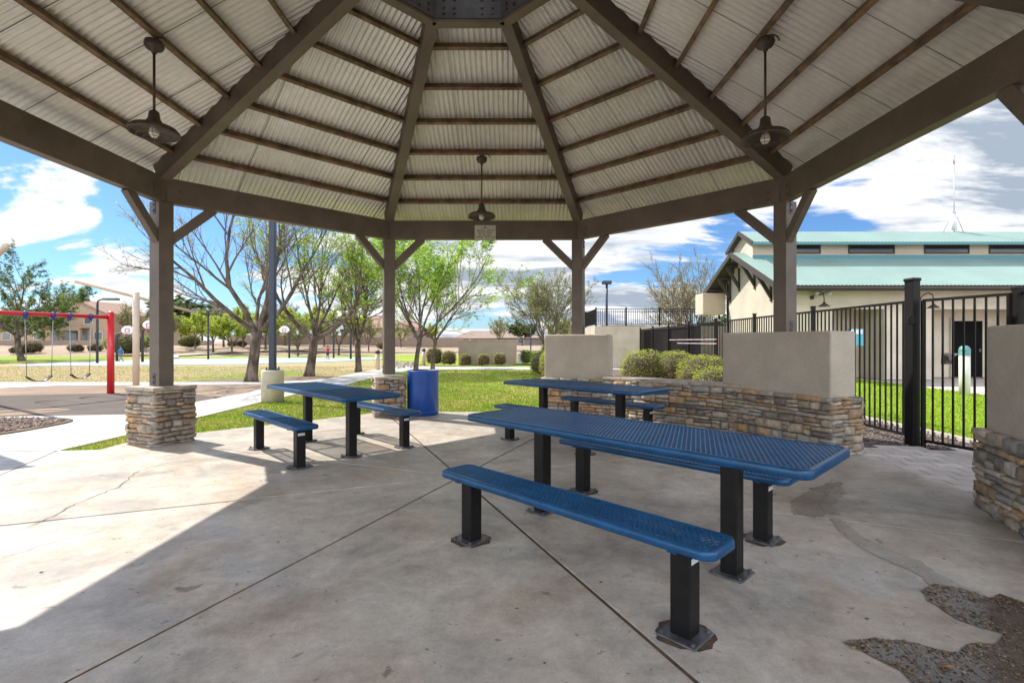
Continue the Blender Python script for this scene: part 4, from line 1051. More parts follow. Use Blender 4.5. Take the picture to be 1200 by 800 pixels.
# ------------------------------------------------------------------ people
def person(px,Y,h,pose,shirt,shorts,lab,rz=0):
    x=(px-600)*Y/F; o_name='person'
    s=h/1.2
    J={'pel':(0,0,.58),'ch':(0,0,.80),'neck':(0,0,.97),'head':(0,0,1.09),'top':(0,0,1.18)}
    me=bpy.data.meshes.new('person'); vs=[]; es=[]; rad=[]
    def add(p,r,par=None):
        vs.append((p[0]*s,p[1]*s,p[2]*s)); rad.append(r*s)
        if par is not None: es.append((par,len(vs)-1))
        return len(vs)-1
    pel=add((0,0,.58),.105); w=add((0,0,.70),.095,pel); ch=add((0,0,.86),.115,w); nk=add((0,0,.955),.045,ch); hd=add((0,0,1.06),.078,nk); tp=add((0,0,1.13),.065,hd)
    for sg in (-1,1):
        hip=add((sg*.065,0,.53),.075,pel); st=.07 if pose=='walk' else .02
        kn=add((sg*.075,-sg*st,.30),.055,hip); an=add((sg*.08,sg*st*1.3,.06),.036,kn); add((sg*.085,sg*st*1.3-.09,.025),.032,an)
        sh=add((sg*.13,0,.87),.05,ch)
        if pose=='shoot': el=add((sg*.19,-.10,.98),.036,sh); ha=add((sg*.13,-.14,1.17),.03,el); add((sg*.11,-.15,1.24),.022,ha)
        else: el=add((sg*.19,.02,.70),.036,sh); ha=add((sg*.20,-.06,.54),.028,el); add((sg*.20,-.09,.48),.022,ha)
    me.from_pydata(vs,es,[]); o=bpy.data.objects.new('person',me); COL.objects.link(o)
    md=o.modifiers.new('skin','SKIN'); md.use_smooth_shade=True
    for i,r in enumerate(rad): me.skin_vertices[0].data[i].radius=(r,r)
    me.skin_vertices[0].data[0].use_root=True
    sb=o.modifiers.new('sub','SUBSURF'); sb.levels=1; sb.render_levels=1
    dg=bpy.context.evaluated_depsgraph_get(); dg.update(); nm=bpy.data.meshes.new_from_object(o.evaluated_get(dg))
    o.modifiers.clear(); o.data=nm; nm.materials.clear()
    for m in (mat('skin',(.42,.25,.17),.6),shirt,shorts,M_trim2): nm.materials.append(m)
    for p in nm.polygons:
        z=p.center.z/s; ax=abs(p.center.x)/s
        p.use_smooth=True
        p.material_index = 3 if z<.055 else 0 if z<.33 else 2 if (z<.62 and ax<.16) else 1 if (z<.93 and ax<.19 and z>=.62) else 0
    o.location=(x,Y,0); o.rotation_euler.z=rz; tag(o,lab,'person')
    mb=MB(); mb.smooth=True; mb.lathe([(.001,1.155*s),(.05*s,1.145*s),(.078*s,1.11*s),(.086*s,1.07*s),(.078*s,1.04*s)],14,(0,.008*s,0)); mb.build('hair',mat('hair_dark',(.03,.02,.015),.6),o)
person(141.5,35.5,1.12,'walk',mat('shirt_blue',(.03,.14,.30),.8),mat('shorts_blue',(.10,.16,.22),.8),'child in a blue shirt and shorts walking on the court beside the red post',pi)
person(384,39.5,1.13,'shoot',mat('shirt_red',(.45,.02,.04),.8),mat('shorts_navy',(.02,.02,.04),.8),'child in a red shirt with arms raised on the court',pi*.9)

# ------------------------------------------------------------------ bollards by the path
for (px,Y,lab) in ((442.5,25.2,'short tan post with dark cap on the left side of the far path'),(496.5,31,'short tan post with dark cap beside the brown bushes')):
    x=(px-600)*Y/F; o=empty('path_bollard',(x,Y,0),lab,'bollard','posts by the far path'); mb=MB(); mb.smooth=True; mb.lathe([(.001,-.1),(.11,-.1),(.11,.78),(.001,.78)],16); mb.build('shaft',M_beige,o)
    mb=MB(); mb.smooth=True; mb.lathe([(.115,.78),(.115,.90),(.08,.96),(.001,.97)],16); mb.build('cap',M_trim2,o)
# block wall enclosure
o=empty('block_wall',(-1.47,30.4,0),'tan block enclosure wall in the middle distance behind the bushes','wall'); mb=MB()
mb.box((0,0,.72),(3.5,.25,1.44)); mb.box((-1.62,1.6,.72),(.25,2.9,1.44)); mb.box((1.62,1.6,.72),(.25,2.9,1.44)); mb.build('wall_body',mat('block_tan',(.34,.27,.21),.9,var=.12,vscale=1.5,bump=.5,bscale=12),o)
mb=MB(); mb.box((0,0,1.47),(3.6,.35,.06)); mb.build('coping',M_cap,o)
o=empty('utility_box',(.53,31.5,0),'small white utility box at the end of the tan block wall','utility box'); mb=MB(); mb.box((0,0,.3),(.35,.35,.6)); mb.build('cabinet',M_label,o,bevel=.02); mb=MB(); mb.box((0,0,.62),(.4,.4,.04)); mb.build('lid',M_label,o)

# ------------------------------------------------------------------ vegetation
def leafq(mb,p,s,rr,flat=.0):
    a=rr.uniform(0,2*pi); t=rr.uniform(-1.2,1.2); M=Matrix.Rotation(a,3,'Z')@Matrix.Rotation(t,3,'X'); b=len(mb.v)
    w=s*.45
    for q in ((-s,0,0),(0,-w,0),(s,0,0),(0,w,0)):
        v=M@Vector(q); mb.v.append((p[0]+v.x,p[1]+v.y,p[2]+v.z))
    mb.face((b,b+1,b+2,b+3))
def tree(name,loc,label,cat,seed,Hh=7,r0=.2,fork=1.5,nl=5,spread=.75,levels=4,kids=(6,6,5,4),lens=(.55,.5,.5,.45),leaf=None,nleaf=2,ls=.05,lean=(0,0),group=None,up=.25,multi=1,twr=.006,bark=None,minr=.004,l1=None,parent_obj=None):
    rr=random.Random(seed); tb=MB(); tb.smooth=True; tw=MB(); tw.smooth=False; lf=MB()
    def rdirv(d,ang_):
        ax=d.orthogonal().normalized(); ax=Matrix.Rotation(rr.uniform(0,2*pi),3,d)@ax
        return (Matrix.Rotation(ang_,3,ax)@d).normalized()
    def grow(p,d,L,r,lv):
        ns=5 if lv<=1 else (4 if lv==2 else 3); pts=[p.copy()]; rad=[r]; cur=p.copy(); dd=d.copy()
        for i in range(ns):
            dd=(dd+V(rr.gauss(0,.13),rr.gauss(0,.13),rr.gauss(0,.08)+up*.35)).normalized()
            cur=cur+dd*(L/ns); pts.append(cur.copy()); rad.append(max(r*(1-(i+1)/ns*.72),minr*.6))
        sides={0:10,1:7,2:5,3:4}.get(lv,3)
        (tb if lv<=1 else tw).tube(pts,rad,sides,False)
        if lv>=levels-1 and leaf:
            for i in range(nleaf if lv==levels else max(1,nleaf//2)):
                k=rr.randint(1,ns); f=rr.random(); q=pts[k-1].lerp(pts[k],f)
                c=rr.choice(leaf); t=rr.uniform(.75,1.25); lf.col=(c[0]*t,c[1]*t,c[2]*t)
                o_=V(rr.uniform(-1,1),rr.uniform(-1,1),rr.uniform(-1,1))*ls*1.2
                leafq(lf,q+o_,ls*rr.uniform(.6,1.3),rr)
        if lv<levels:
            nk=kids[min(lv-1,len(kids)-1)]
            for c in range(nk):
                f=.22+.78*(c+rr.uniform(.2,.9))/nk; f=min(f,.99); k=int(f*ns); q=pts[k].lerp(pts[min(k+1,ns)],f*ns-k)
                an=rr.uniform(.35,.85) if c<nk-1 else rr.uniform(.1,.35)
                dl=(pts[min(k+1,ns)]-pts[k]).normalized() if k<ns else dd
                grow(q,rdirv(dl,an),L*lens[min(lv-1,len(lens)-1)]*rr.uniform(.75,1.2)*(1.15-.4*f),max(rad[min(k,ns)]*.55,minr),lv+1)
    for mtr in range(multi):
        base=V(rr.uniform(-.15,.15)*(multi>1),rr.uniform(-.15,.15)*(multi>1),-.1)
        d0=V(lean[0]+(rr.uniform(-.35,.35) if multi>1 else 0),lean[1]+(rr.uniform(-.35,.35) if multi>1 else 0),1).normalized()
        pts=[base]; 
        for i in range(5):
            d0=(d0+V(rr.gauss(0,.04),rr.gauss(0,.04),.03)).normalized(); pts.append(pts[-1]+d0*((fork+.1)/5))
        rads=[r0*1.45,r0*1.08,r0*.98,r0*.94,r0*.95,r0*1.0]
        tb.tube(pts,rads,12,True); top=pts[-1]
        n1=nl
        for i in range(n1):
            a=2*pi*i/n1+rr.uniform(-.3,.3); sp=spread*rr.uniform(.65,1.15) if i<n1-1 or n1<4 else .12
            d=V(sin(sp)*cos(a),sin(sp)*sin(a),cos(sp)).normalized()
            L=(Hh-fork)*(l1 or .62)*rr.uniform(.85,1.1)
            grow(top-d0*rr.uniform(0,.25)*min(1,fork*.5),d,L,r0*rr.uniform(.42,.60),1)
    o=empty(name,loc,label,cat,group); bk=bark or M_bark
    tb.build('trunk',bk,o); tw.build('branches',M_twig,o)
    if lf.f: lf.build('foliage',M_leaf,o)
    return o
GR=[(.30,.50,.04),(.40,.60,.06),(.48,.64,.10)]; BUD=[(.36,.28,.16),(.42,.36,.18),(.34,.44,.08),(.38,.30,.16)]
GRP='deciduous trees along the walkway'
x,y=g(294,446.5); tree('ash_tree',(x,y,0),'large bare branching tree with leaning trunk left of the navy light pole','tree',21,Hh=8.8,r0=.18,fork=1.75,nl=6,spread=.84,kids=(7,7,7,6),leaf=BUD+[(.30,.42,.05),(.36,.48,.06)],nleaf=2,ls=.045,lean=(.14,0),minr=.0046,up=.26,group=GRP)
x,y=g(362,440); tree('ash_tree',(x,y,0),'budding tree with a straight forked trunk right of the navy light pole','tree',22,Hh=8.0,r0=.175,fork=1.65,nl=6,spread=.85,kids=(8,7,6,4),leaf=GR+GR+BUD[:1],nleaf=4,ls=.060,minr=.0048,group=GRP)
x,y=g(420,435); tree('ash_tree',(x,y,0),'smaller budding tree with a dark trunk near the path post','tree',23,Hh=6.2,r0=.14,fork=1.45,nl=6,spread=.72,kids=(7,6,6,4),leaf=BUD[:2]+GR,nleaf=3,ls=.055,minr=.006,group=GRP)
x,y=g(487,436.5); tree('ash_tree',(x,y,0),'leafy green tree rising behind the blue trash can','tree',24,Hh=8.6,r0=.105,fork=1.6,nl=7,spread=.68,kids=(7,7,6,4),leaf=GR,nleaf=7,ls=.080,lean=(-.03,0),group=GRP)
x,y=g(507,432.5); tree('ash_tree',(x,y,0),'slender half leafy tree right of the leafy one before the bushes','tree',25,Hh=6.6,r0=.095,fork=1.5,nl=6,spread=.85,kids=(7,7,6,4),leaf=GR+BUD[:1],nleaf=3,ls=.062,group=GRP)
tree('ash_tree',(2.6,36,0),'wide budding tree seen between the two far posts behind the round hedge','tree',26,Hh=7.8,r0=.12,fork=.9,nl=6,spread=.78,kids=(7,6,6,4),leaf=[(.22,.28,.06),(.30,.24,.14),(.27,.33,.08)],nleaf=4,ls=.07,multi=2,bark=M_bark2,minr=.008,group=GRP)
tree('ash_tree',(10.6,31,0),'bare twiggy tree left of the pool building gable','tree',27,Hh=7.2,r0=.12,fork=1.1,nl=6,spread=.85,kids=(7,6,6,4),leaf=BUD,nleaf=2,ls=.06,minr=.008,multi=2,bark=M_bark2,group=GRP)
# mesquite
tree('mesquite_tree',(-36,37,0),'dark spreading evergreen mesquite with leaning trunk at the left edge','tree',31,Hh=7.0,r0=.19,fork=2.0,nl=8,spread=1.18,kids=(7,7,6,4),l1=.82,leaf=[(.08,.13,.045),(.12,.17,.05),(.26,.38,.04),(.20,.22,.09)],nleaf=15,ls=.075,lean=(-.30,0),up=.10,bark=M_bark)
# far palo verdes and others: three source trees, then copies
YG=[(.44,.52,.06),(.52,.58,.09),(.34,.42,.08)]; DG=[(.07,.12,.035),(.10,.16,.05)]; TW=[(.26,.21,.13),(.30,.26,.16)]
def far_src(seed,leaf,nleaf,ls,lab): return tree('palo_verde_tree',(0,0,0),lab,'tree',seed,Hh=4.9,r0=.10,fork=1.0,nl=6,spread=.95,levels=3,kids=(7,7,6),leaf=leaf,nleaf=nleaf,ls=ls,group='far trees beyond the court',minr=.012)
srcs={'y':far_src(41,YG,34,.11,'x'),'t':far_src(42,TW+YG[2:],12,.08,'x'),'d':far_src(43,DG,16,.20,'x')}
used=set()
far=[(196,56,'t',1.0,'grey twiggy tree just right of the left ramada post'),(212,80,'d',1.9,'tall dark evergreen far behind the left ramada post'),(229,60,'y',1.0,'yellow green tree left of the two headed lamp post'),(250,55,'y',1.05,'yellow green tree at the two headed lamp post'),
(272,53,'y',1.0,'yellow green tree before the leaning trunk'),(285,62,'t',1.1,'twiggy tree behind the leaning trunk'),(262,66,'t',1.35,'tall twiggy tree rising behind the yellow green row'),(300,64,'y',1.2,'yellow green tree just right of the leaning trunk'),(334,72,'t',1.5,'tall twiggy tree above the facing hoop'),(365,62,'y',1.2,'yellow green tree behind the second trunk'),(415,75,'y',1.2,'yellow green tree behind the third trunk'),(311,58,'y',1.1,'yellow green tree seen just left of the navy pole'),(349,57,'y',1.15,'yellow green tree between pole and second trunk'),
(349,48,'t',.9,'small twiggy tree beside the facing hoop'),(380,70,'y',1.3,'yellow green tree behind the child in red'),(397,52,'t',1.05,'twiggy tree beside the sideways hoop'),(432,60,'t',.9,'twiggy tree left of the second far post'),
(470,75,'t',.9,'twiggy tree before the peach house right of the post'),(237,90,'d',1.7,'rounded dark evergreen behind the yellow row'),(501,110,'y',1.2,'olive bushy tree above the parked cars'),(318,75,'d',1.2,'green tree behind the navy pole'),
(586,70,'t',1.1,'bare tree in front of the long tan roof'),(612,120,'d',1.5,'dark evergreen above the long tan roof'),(655,95,'y',1.3,'yellow green tree left of the raised terrace'),(675,80,'t',1.1,'twiggy tree hard by the terrace corner'),
(846,45,'d',.9,'green treetop peeking over the fence below the cooler box'),(155,58,'t',1.2,'twiggy tree behind the beige post'),(30,75,'d',1.5,'dark tree at the left edge behind the mesquite')]
for (px,Y,k,s,lab) in far:
    o=srcs[k] if k not in used else copy_tree(srcs[k]); used.add(k); x=(px-600)*Y/F
    o.location=(x,Y,terr(x,Y)-.05); o.scale=(s*R.uniform(.9,1.1),s,s*R.uniform(.92,1.05)); o.rotation_euler.z=R.uniform(0,6.28); o['label']=lab
    if k=='d': o.name='evergreen_tree'
    elif k=='t': o.name='twiggy_tree'
# bushes
def bush(name,loc,rx,rz_,label,seed,cols,n=2600,ls=.035,group=None,boxy=2.0,parent=None,dk=(.05,.05,.02)):
    rr=random.Random(seed); o=empty(name,loc,label,'bush',group); lf=MB(); co=MB(); co.smooth=True
    def rad(d):
        q=(abs(d.x)**boxy+abs(d.y)**boxy+abs(d.z)**boxy)**(-1/boxy); return q*(1+.13*noise.noise(d*2.2+V(seed,0,0))+.05*noise.noise(d*7+V(0,seed,0)))
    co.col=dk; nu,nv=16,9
    for j_ in range(nv+1):
        for i in range(nu):
            th=pi*j_/nv; ph=2*pi*i/nu; d=V(sin(th)*cos(ph),sin(th)*sin(ph),cos(th)); q=rad(d)*.86; co.v.append((d.x*rx*q,d.y*rx*q,rz_+d.z*rz_*q))
    for j_ in range(nv):
        for i in range(nu): co.face((j_*nu+i,(j_+1)*nu+i,(j_+1)*nu+(i+1)%nu,j_*nu+(i+1)%nu))
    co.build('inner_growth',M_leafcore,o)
    for _ in range(n):
        d=V(rr.gauss(0,1),rr.gauss(0,1),rr.gauss(0,1)).normalized()
        if d.z<-.75: continue
        q=rad(d)*rr.uniform(.84,1.04); nn=noise.noise(d*3+V(seed,9,0))
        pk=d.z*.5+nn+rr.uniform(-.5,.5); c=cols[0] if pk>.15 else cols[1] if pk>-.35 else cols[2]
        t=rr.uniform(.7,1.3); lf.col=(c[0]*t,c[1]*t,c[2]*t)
        leafq(lf,(d.x*rx*q,d.y*rx*q,rz_+d.z*rz_*q),ls*rr.uniform(.6,1.3),rr)
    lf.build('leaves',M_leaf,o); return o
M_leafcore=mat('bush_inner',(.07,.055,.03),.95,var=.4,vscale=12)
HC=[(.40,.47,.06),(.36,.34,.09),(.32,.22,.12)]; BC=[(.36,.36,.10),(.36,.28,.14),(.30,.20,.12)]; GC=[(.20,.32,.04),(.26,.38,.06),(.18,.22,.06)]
G2='clipped hedges behind the stone wall'
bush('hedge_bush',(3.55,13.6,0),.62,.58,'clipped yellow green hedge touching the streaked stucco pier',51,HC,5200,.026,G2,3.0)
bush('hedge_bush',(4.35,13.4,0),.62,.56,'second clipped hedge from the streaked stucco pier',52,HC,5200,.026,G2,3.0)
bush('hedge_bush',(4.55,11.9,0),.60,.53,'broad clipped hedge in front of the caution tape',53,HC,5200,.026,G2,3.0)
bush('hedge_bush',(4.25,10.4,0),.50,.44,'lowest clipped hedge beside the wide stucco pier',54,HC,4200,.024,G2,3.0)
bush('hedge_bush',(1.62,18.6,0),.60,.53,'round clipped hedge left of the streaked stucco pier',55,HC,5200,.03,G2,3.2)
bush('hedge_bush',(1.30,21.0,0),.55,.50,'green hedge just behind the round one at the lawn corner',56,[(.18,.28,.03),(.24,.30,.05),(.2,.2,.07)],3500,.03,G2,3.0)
for i,(px,Y,r_,c,lab) in enumerate(((509,30,.52,BC,'leftmost brownish round bush before the far parking'),(526,29.6,.42,BC,'second brownish round bush left of the tan block wall'),(545.5,29,.34,BC,'left small round bush in front of the tan block wall'),(566.5,29,.34,BC,'middle small round bush in front of the tan block wall'),(585.5,29.2,.36,BC,'right small round bush in front of the tan block wall'),(617,31.5,.42,GC,'dark green bush right of the white utility box'),(626.5,32,.36,GC,'small green bush between utility box and round hedge'),(642,40,.6,GC,'green bush under the wide budding tree'))):
    x=(px-600)*Y/F; bush('round_bush',(x,Y,0),r_,r_*1.02,lab,60+i,c,1500,.045,'round bushes by the tan block wall',2.8)
bk=None
for i,(px,Y,r_,lab) in enumerate(((22,52,.9,'low dark shrub on the bank under the mesquite'),(36,53,1.3,'wide olive shrub on the bank beside the swing chains'),(89,55,.9,'small dark shrub on the bank between the swings and the red post'),(112,56,.9,'small dark shrub on the bank by the lamp post foot'),(147,50,2.4,'large rounded green shrub behind the child in blue'),(222,62,1.7,'rounded dark green shrub on the bank behind the court'),(168,60,1.6,'dark shrub on the bank behind the beige post'),(283,66,.8,'small dark shrub on the bank left of the leaning trunk'),(273,67,.8,'tiny dark shrub on the bank among the yellow trees'),(448,68,1.0,'round green shrub by the rocks before the peach house'))):
    x=(px-600)*Y/F; z=terr(x,Y)-.1
    cc=[(.28,.34,.06),(.22,.26,.07),(.16,.14,.06)] if r_>1.4 else [(.22,.18,.09),(.18,.16,.07),(.24,.19,.11)]
    bush('desert_shrub',(x,Y,z),r_*.8,r_*.5,lab,80+i,cc,1100,.11,'shrubs on the far bank',2.0)
# small rocks by far path
mb=MB(); rr=random.Random(77)
for _ in range(60):
    px=rr.uniform(463,484); Y=rr.uniform(26.5,34); x=(px-600)*Y/F; s=rr.uniform(.06,.16)
    mb.col=rr.choice([(.45,.40,.35),(.35,.3,.27),(.3,.25,.22)]); b=len(mb.v)
    for p in ((1,0,0),(0,1,0),(-1,0,0),(0,-1,0),(0,0,.7),(.4,.4,.5)): mb.v.append((x+p[0]*s,Y+p[1]*s,p[2]*s))
    for q in ((0,1,5),(0,5,4),(5,1,4),(1,2,4),(2,3,4),(3,0,4)): mb.face(tuple(b+i for i in q))
tag(mb.build('rocks',M_pebble),'row of small rocks along the far path edge','rocks',kind='stuff')

# ------------------------------------------------------------------ houses, far wall, vehicles
M_hw=mat('house_stucco',(.42,.31,.21),.9,var=.06); M_hw2=mat('house_stucco_pink',(.46,.34,.27),.9,var=.06); M_tile=mat('roof_tile',(.33,.20,.15),.85,var=.2,vscale=2,bump=.4); M_tile2=mat('roof_tile_grey',(.30,.22,.18),.85,var=.2,vscale=2)
M_win=mat('window_glass',(.10,.14,.15),.15); M_wf=mat('window_trim',(.55,.5,.42),.7); M_hw3=mat('house_stucco_grey',(.22,.18,.16),.9)
def house(px,Y,w,d,he,hr,lab,wm,tm,wins=(),kind='hip',zb=None,rz=0,patio=None):
    x=(px-600)*Y/F; z=terr(x,Y)-.1 if zb is None else zb; o=empty('house',(x,Y,z),lab,'house','houses beyond the park',rz)
    mb=MB(); mb.box((0,0,he/2),(w,d,he))
    if kind=='gable':
        b=len(mb.v); 
        for yy in (-d/2,d/2): mb.v+=[(-w/2,yy,he),(w/2,yy,he),(0,yy,hr-.1)]
        mb.face((b,b+1,b+2)); mb.face((b+3,b+5,b+4))
    mb.build('wall',wm,o)
    mb=MB(); e=.5
    if kind=='hip':
        k=min(w,d)/2; rl=max(w-d,0)/2; rd=max(d-w,0)/2
        P=[(-w/2-e,-d/2-e,he),(w/2+e,-d/2-e,he),(w/2+e,d/2+e,he),(-w/2-e,d/2+e,he),(-rl-.2,-rd,hr),(rl+.2,rd,hr)]
        b=0; mb.v+=P
        for q in ((0,1,5,4),(1,2,5),(2,3,4,5),(3,0,4),(3,2,1,0)): mb.face(q)
        for a in range(4):
            pa=Vector(P[a]); pb=Vector(P[(a+1)%4]); mb.bar(pa+V(0,0,-.08),pb+V(0,0,-.08),.1,.2)
    else:
        dz=(hr-he)/(w/2)*e
        for sg in (-1,1):
            P=[(sg*(w/2+e),-d/2-e,he-dz),(sg*(w/2+e),d/2+e,he-dz),(0,d/2+e,hr),(0,-d/2-e,hr)]; b=len(mb.v); mb.v+=P+[(p[0],p[1],p[2]-.22) for p in P]
            for q in ((0,1,2,3),(7,6,5,4),(0,4,5,1),(1,5,6,2),(2,6,7,3),(3,7,4,0)): mb.face(tuple(b+i for i in q))
    rf=mb.build('roof',tm,o)
    for (wx,wz,ww,wh) in wins:
        mb=MB()
        for (cx_,cz_,sw_,sh_) in ((0,wh/2+.06,ww+.24,.12),(0,-wh/2-.06,ww+.24,.12),(-ww/2-.06,0,.12,wh),(ww/2+.06,0,.12,wh)): mb.box((wx+cx_,-d/2-.05,wz+cz_),(sw_,.1,sh_))
        f=mb.build('window',M_wf,o); mb=MB(); mb.box((wx,-d/2-.02,wz),(ww,.06,wh)); mb.build('pane',M_win,f)
    if patio:
        (px0,px1,hz)=patio; mb=MB(); mb.bar((px0,-d/2-1.6,hz),(px1,-d/2-1.6,hz),.3,.35); mb.box(((px0+px1)/2,-d/2-.8,hz+.25),(px1-px0+.4,1.9,.15))
        for q in (px0,(px0+px1)/2,px1): mb.box((q,-d/2-1.6,hz/2),(.35,.35,hz))
        mb.build('patio_cover',wm,o); mb=MB(); mb.box(((px0+px1)/2,-d/2-.03,1.1),(px1-px0-.4,.08,2.0)); mb.build('patio_door',M_win,o)
    return o
house(119,85,9.0,9,5.2,7.2,'tan two storey gabled house behind the red swing post',M_hw,M_tile,[(-3.0,3.9,1.4,1.1),(1.6,3.9,1.2,1.1),(3.2,1.4,1.2,1.2)],'gable',patio=(-4.2,1.6,2.4))
house(92,92,13,9,5.3,7.3,'tan house wing with ridge roof left of the gabled house',M_hw,M_tile,[(2,4,1.2,1.1),(-3,1.5,1.5,1.2)],'hip')
house(172,105,15,10,3.0,5.0,'low tan house behind the beige post',M_hw2,M_tile,[(3,1.5,1.5,1.2),(-3,1.5,1.5,1.2)],'hip')
house(20,100,16,10,3.0,5.4,'low tan house behind the mesquite',M_hw,M_tile,[(3,1.5,1.5,1.2),(-3,1.5,1.5,1.2)],'hip')
house(444,100,12,9,2.9,5.6,'pink tan house with hipped roof left of the second far post',M_hw2,M_tile,[(-3,1.4,1.4,1.2),(2.6,1.5,1.6,1.3)],'hip')
house(478,112,9,9,3.0,5.5,'pink tan house partly behind the far left post',M_hw2,M_tile,[(-2,1.4,1.4,1.2),(2,1.5,1.2,1.3)],'hip')
house(572,150,20,10,1.9,4.2,'long low house with tan tiled roof behind the tan block wall',M_hw3,M_tile2,[(3,1.0,1.5,1.0)],'hip')
house(610,140,12,10,2.0,3.9,'low house with dark wall right of the long roofed one',M_hw3,M_tile2,[(0,1.0,1.5,1.0)],'hip')
house(672,130,10,8,3.2,5.0,'small yellow tan house left of the terrace wall',mat('house_yellow',(.46,.38,.22),.9),M_tile2,[(-2,1.6,1.5,1.2),(2,1.6,1.5,1.2)],'hip')
house(735,150,26,10,2.8,4.6,'distant tan house behind the terrace railing',M_hw2,M_tile,[(-6,1.5,1.5,1.2)],'hip')
mw=mat('perimeter_block',(.27,.20,.155),.9,var=.1)
def pwall(a,b,h,lab):
    n=int(hypot(b[0]-a[0],b[1]-a[1])/6)+1; mb=MB()
    for i in range(n):
        p=(a[0]+(b[0]-a[0])*i/n,a[1]+(b[1]-a[1])*i/n); q=(a[0]+(b[0]-a[0])*(i+1)/n,a[1]+(b[1]-a[1])*(i+1)/n); z=min(terr(*p),terr(*q))
        mb.bar((p[0],p[1],z+h/2-.2),(q[0],q[1],z+h/2-.2),.2,h+.4)
    return tag(mb.build('perimeter_wall',mw),lab,'wall')
pwall((-120,74),(-44,74),.62,'low tan perimeter wall below the two storey houses')
pwall((-44,78),(-8,82),1.5,'brown block perimeter wall behind the row of yellow green trees')
# vehicles
M_tyre=mat('tyre',(.02,.02,.02),.8); M_carw=mat('car_white',(.7,.7,.7),.3,coat=.4); M_card=mat('car_dark',(.02,.03,.05),.3,coat=.4); M_carb=mat('car_silverblue',(.35,.42,.5),.3,coat=.4)
def car(px,Y,lab,m,L=4.5,W=1.8,Hh=1.55,van=False,rz=0.4,zb=.58):
    x=(px-600)*Y/F; o=empty('parked_car',(x,Y,zb),lab,'car','vehicles in the far street',rz)
    prof=[(-L/2,.35),(-L/2,.85),(-L*.36,.95),(-L*.22,Hh),(L*.22,Hh),(L*.36,.98),(L/2,.85),(L/2,.35)] if not van else [(-L/2,.35),(-L/2,Hh),(L*.28,Hh),(L*.40,1.2),(L/2,1.05),(L/2,.35)]
    mb=MB(); n=len(prof); b=0
    for yy in (-W/2,W/2):
        for (u,v) in prof: mb.v.append((u,yy*(.86 if v>1.1 and not van else 1),v))
    mb.face(tuple(range(n))); mb.face(tuple(range(n,2*n))[::-1])
    for i in range(n): j=(i+1)%n; mb.face((j,i,n+i,n+j))
    mb.build('body',m,o,bevel=.06)
    mb=MB(); mb.box((0 if not van else L*.3,0,Hh-.32),(L*.40 if not van else L*.12,W*.93,.34)); mb.build('window_band',M_glass,o,bevel=.03)
    for sx_ in (-.31,.31):
        for sy_ in (-1,1): mb=MB(); mb.smooth=True; mb.tube([(L*sx_,sy_*W/2-.1*sy_,.33),(L*sx_,sy_*(W/2+.02),.33)],.33,14); mb.build('wheel',M_tyre,o)
    return o
car(520.5,126,'white box van parked in the street beyond the bushes',M_carw,5.2,1.9,2.2,True,1.2)
car(532.5,125,'dark parked car beside the white van',M_card,4.4,1.8,1.5,False,.6)
car(500,127,'dark blue parked car left of the white van',M_card,4.4,1.8,1.5,False,.2)
car(660,90,'silver blue parked car left of the streaked stucco pier',M_carb,4.4,1.8,1.5,False,.1,.55)
# faint far hill
mb=MB(); mb.smooth=True; rr=random.Random(8); n=60
for i in range(n+1):
    x=-900+1800*i/n; hh=25+18*noise.noise(V(x*.004,0,2))+8*noise.noise(V(x*.015,0,5)); mb.v+=[(x,2200,-5),(x,2300,max(hh,4)),(x,2500,-5)]
for i in range(n):
    for k in (0,1): mb.face((i*3+k,i*3+3+k,i*3+4+k,i*3+1+k))
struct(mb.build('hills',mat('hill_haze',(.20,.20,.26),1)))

# ------------------------------------------------------------------ light, sky, camera
sun_dir=Vector((-2.72,1.62,3.45)).normalized()   # towards the sun
el=math.asin(sun_dir.z); az=atan2(sun_dir.x,sun_dir.y)
ld=bpy.data.lights.new('sun','SUN'); ld.energy=SUN_E; ld.angle=radians(.5); ld.color=(1,.95,.87)
lo=bpy.data.objects.new('sun',ld); COL.objects.link(lo); lo.rotation_euler=(-sun_dir).to_track_quat('-Z','Y').to_euler()
w=bpy.data.worlds.new('World'); S.world=w; w.use_nodes=True; nt=w.node_tree; N=nt.nodes; L=nt.links
bg=N['Background']; bg.inputs['Strength'].default_value=SKY_E
sk=N.new('ShaderNodeTexSky'); sk.sky_type='NISHITA'; sk.sun_disc=False; sk.sun_elevation=el; sk.sun_rotation=az%(2*pi); sk.altitude=400; sk.dust_density=.6; sk.ozone_density=1.5
tc=N.new('ShaderNodeTexCoord'); sp=N.new('ShaderNodeSeparateXYZ'); L.new(tc.outputs['Generated'],sp.inputs[0])
def math_(op,a,b=None,c=None):
    n=N.new('ShaderNodeMath'); n.operation=op
    for i,v in enumerate((a,b,c)):
        if v is None: continue
        if isinstance(v,(int,float)): n.inputs[i].default_value=v
        else: L.new(v,n.inputs[i])
    return n.outputs[0]
zc=math_('MAXIMUM',sp.outputs[2],0.0); den=math_('ADD',zc,.20)
cx_=math_('DIVIDE',sp.outputs[0],den); cy_=math_('DIVIDE',sp.outputs[1],den)
cb=N.new('ShaderNodeCombineXYZ'); L.new(cx_,cb.inputs[0]); L.new(cy_,cb.inputs[1]); L.new(math_('MULTIPLY',sp.outputs[2],1.4),cb.inputs[2])
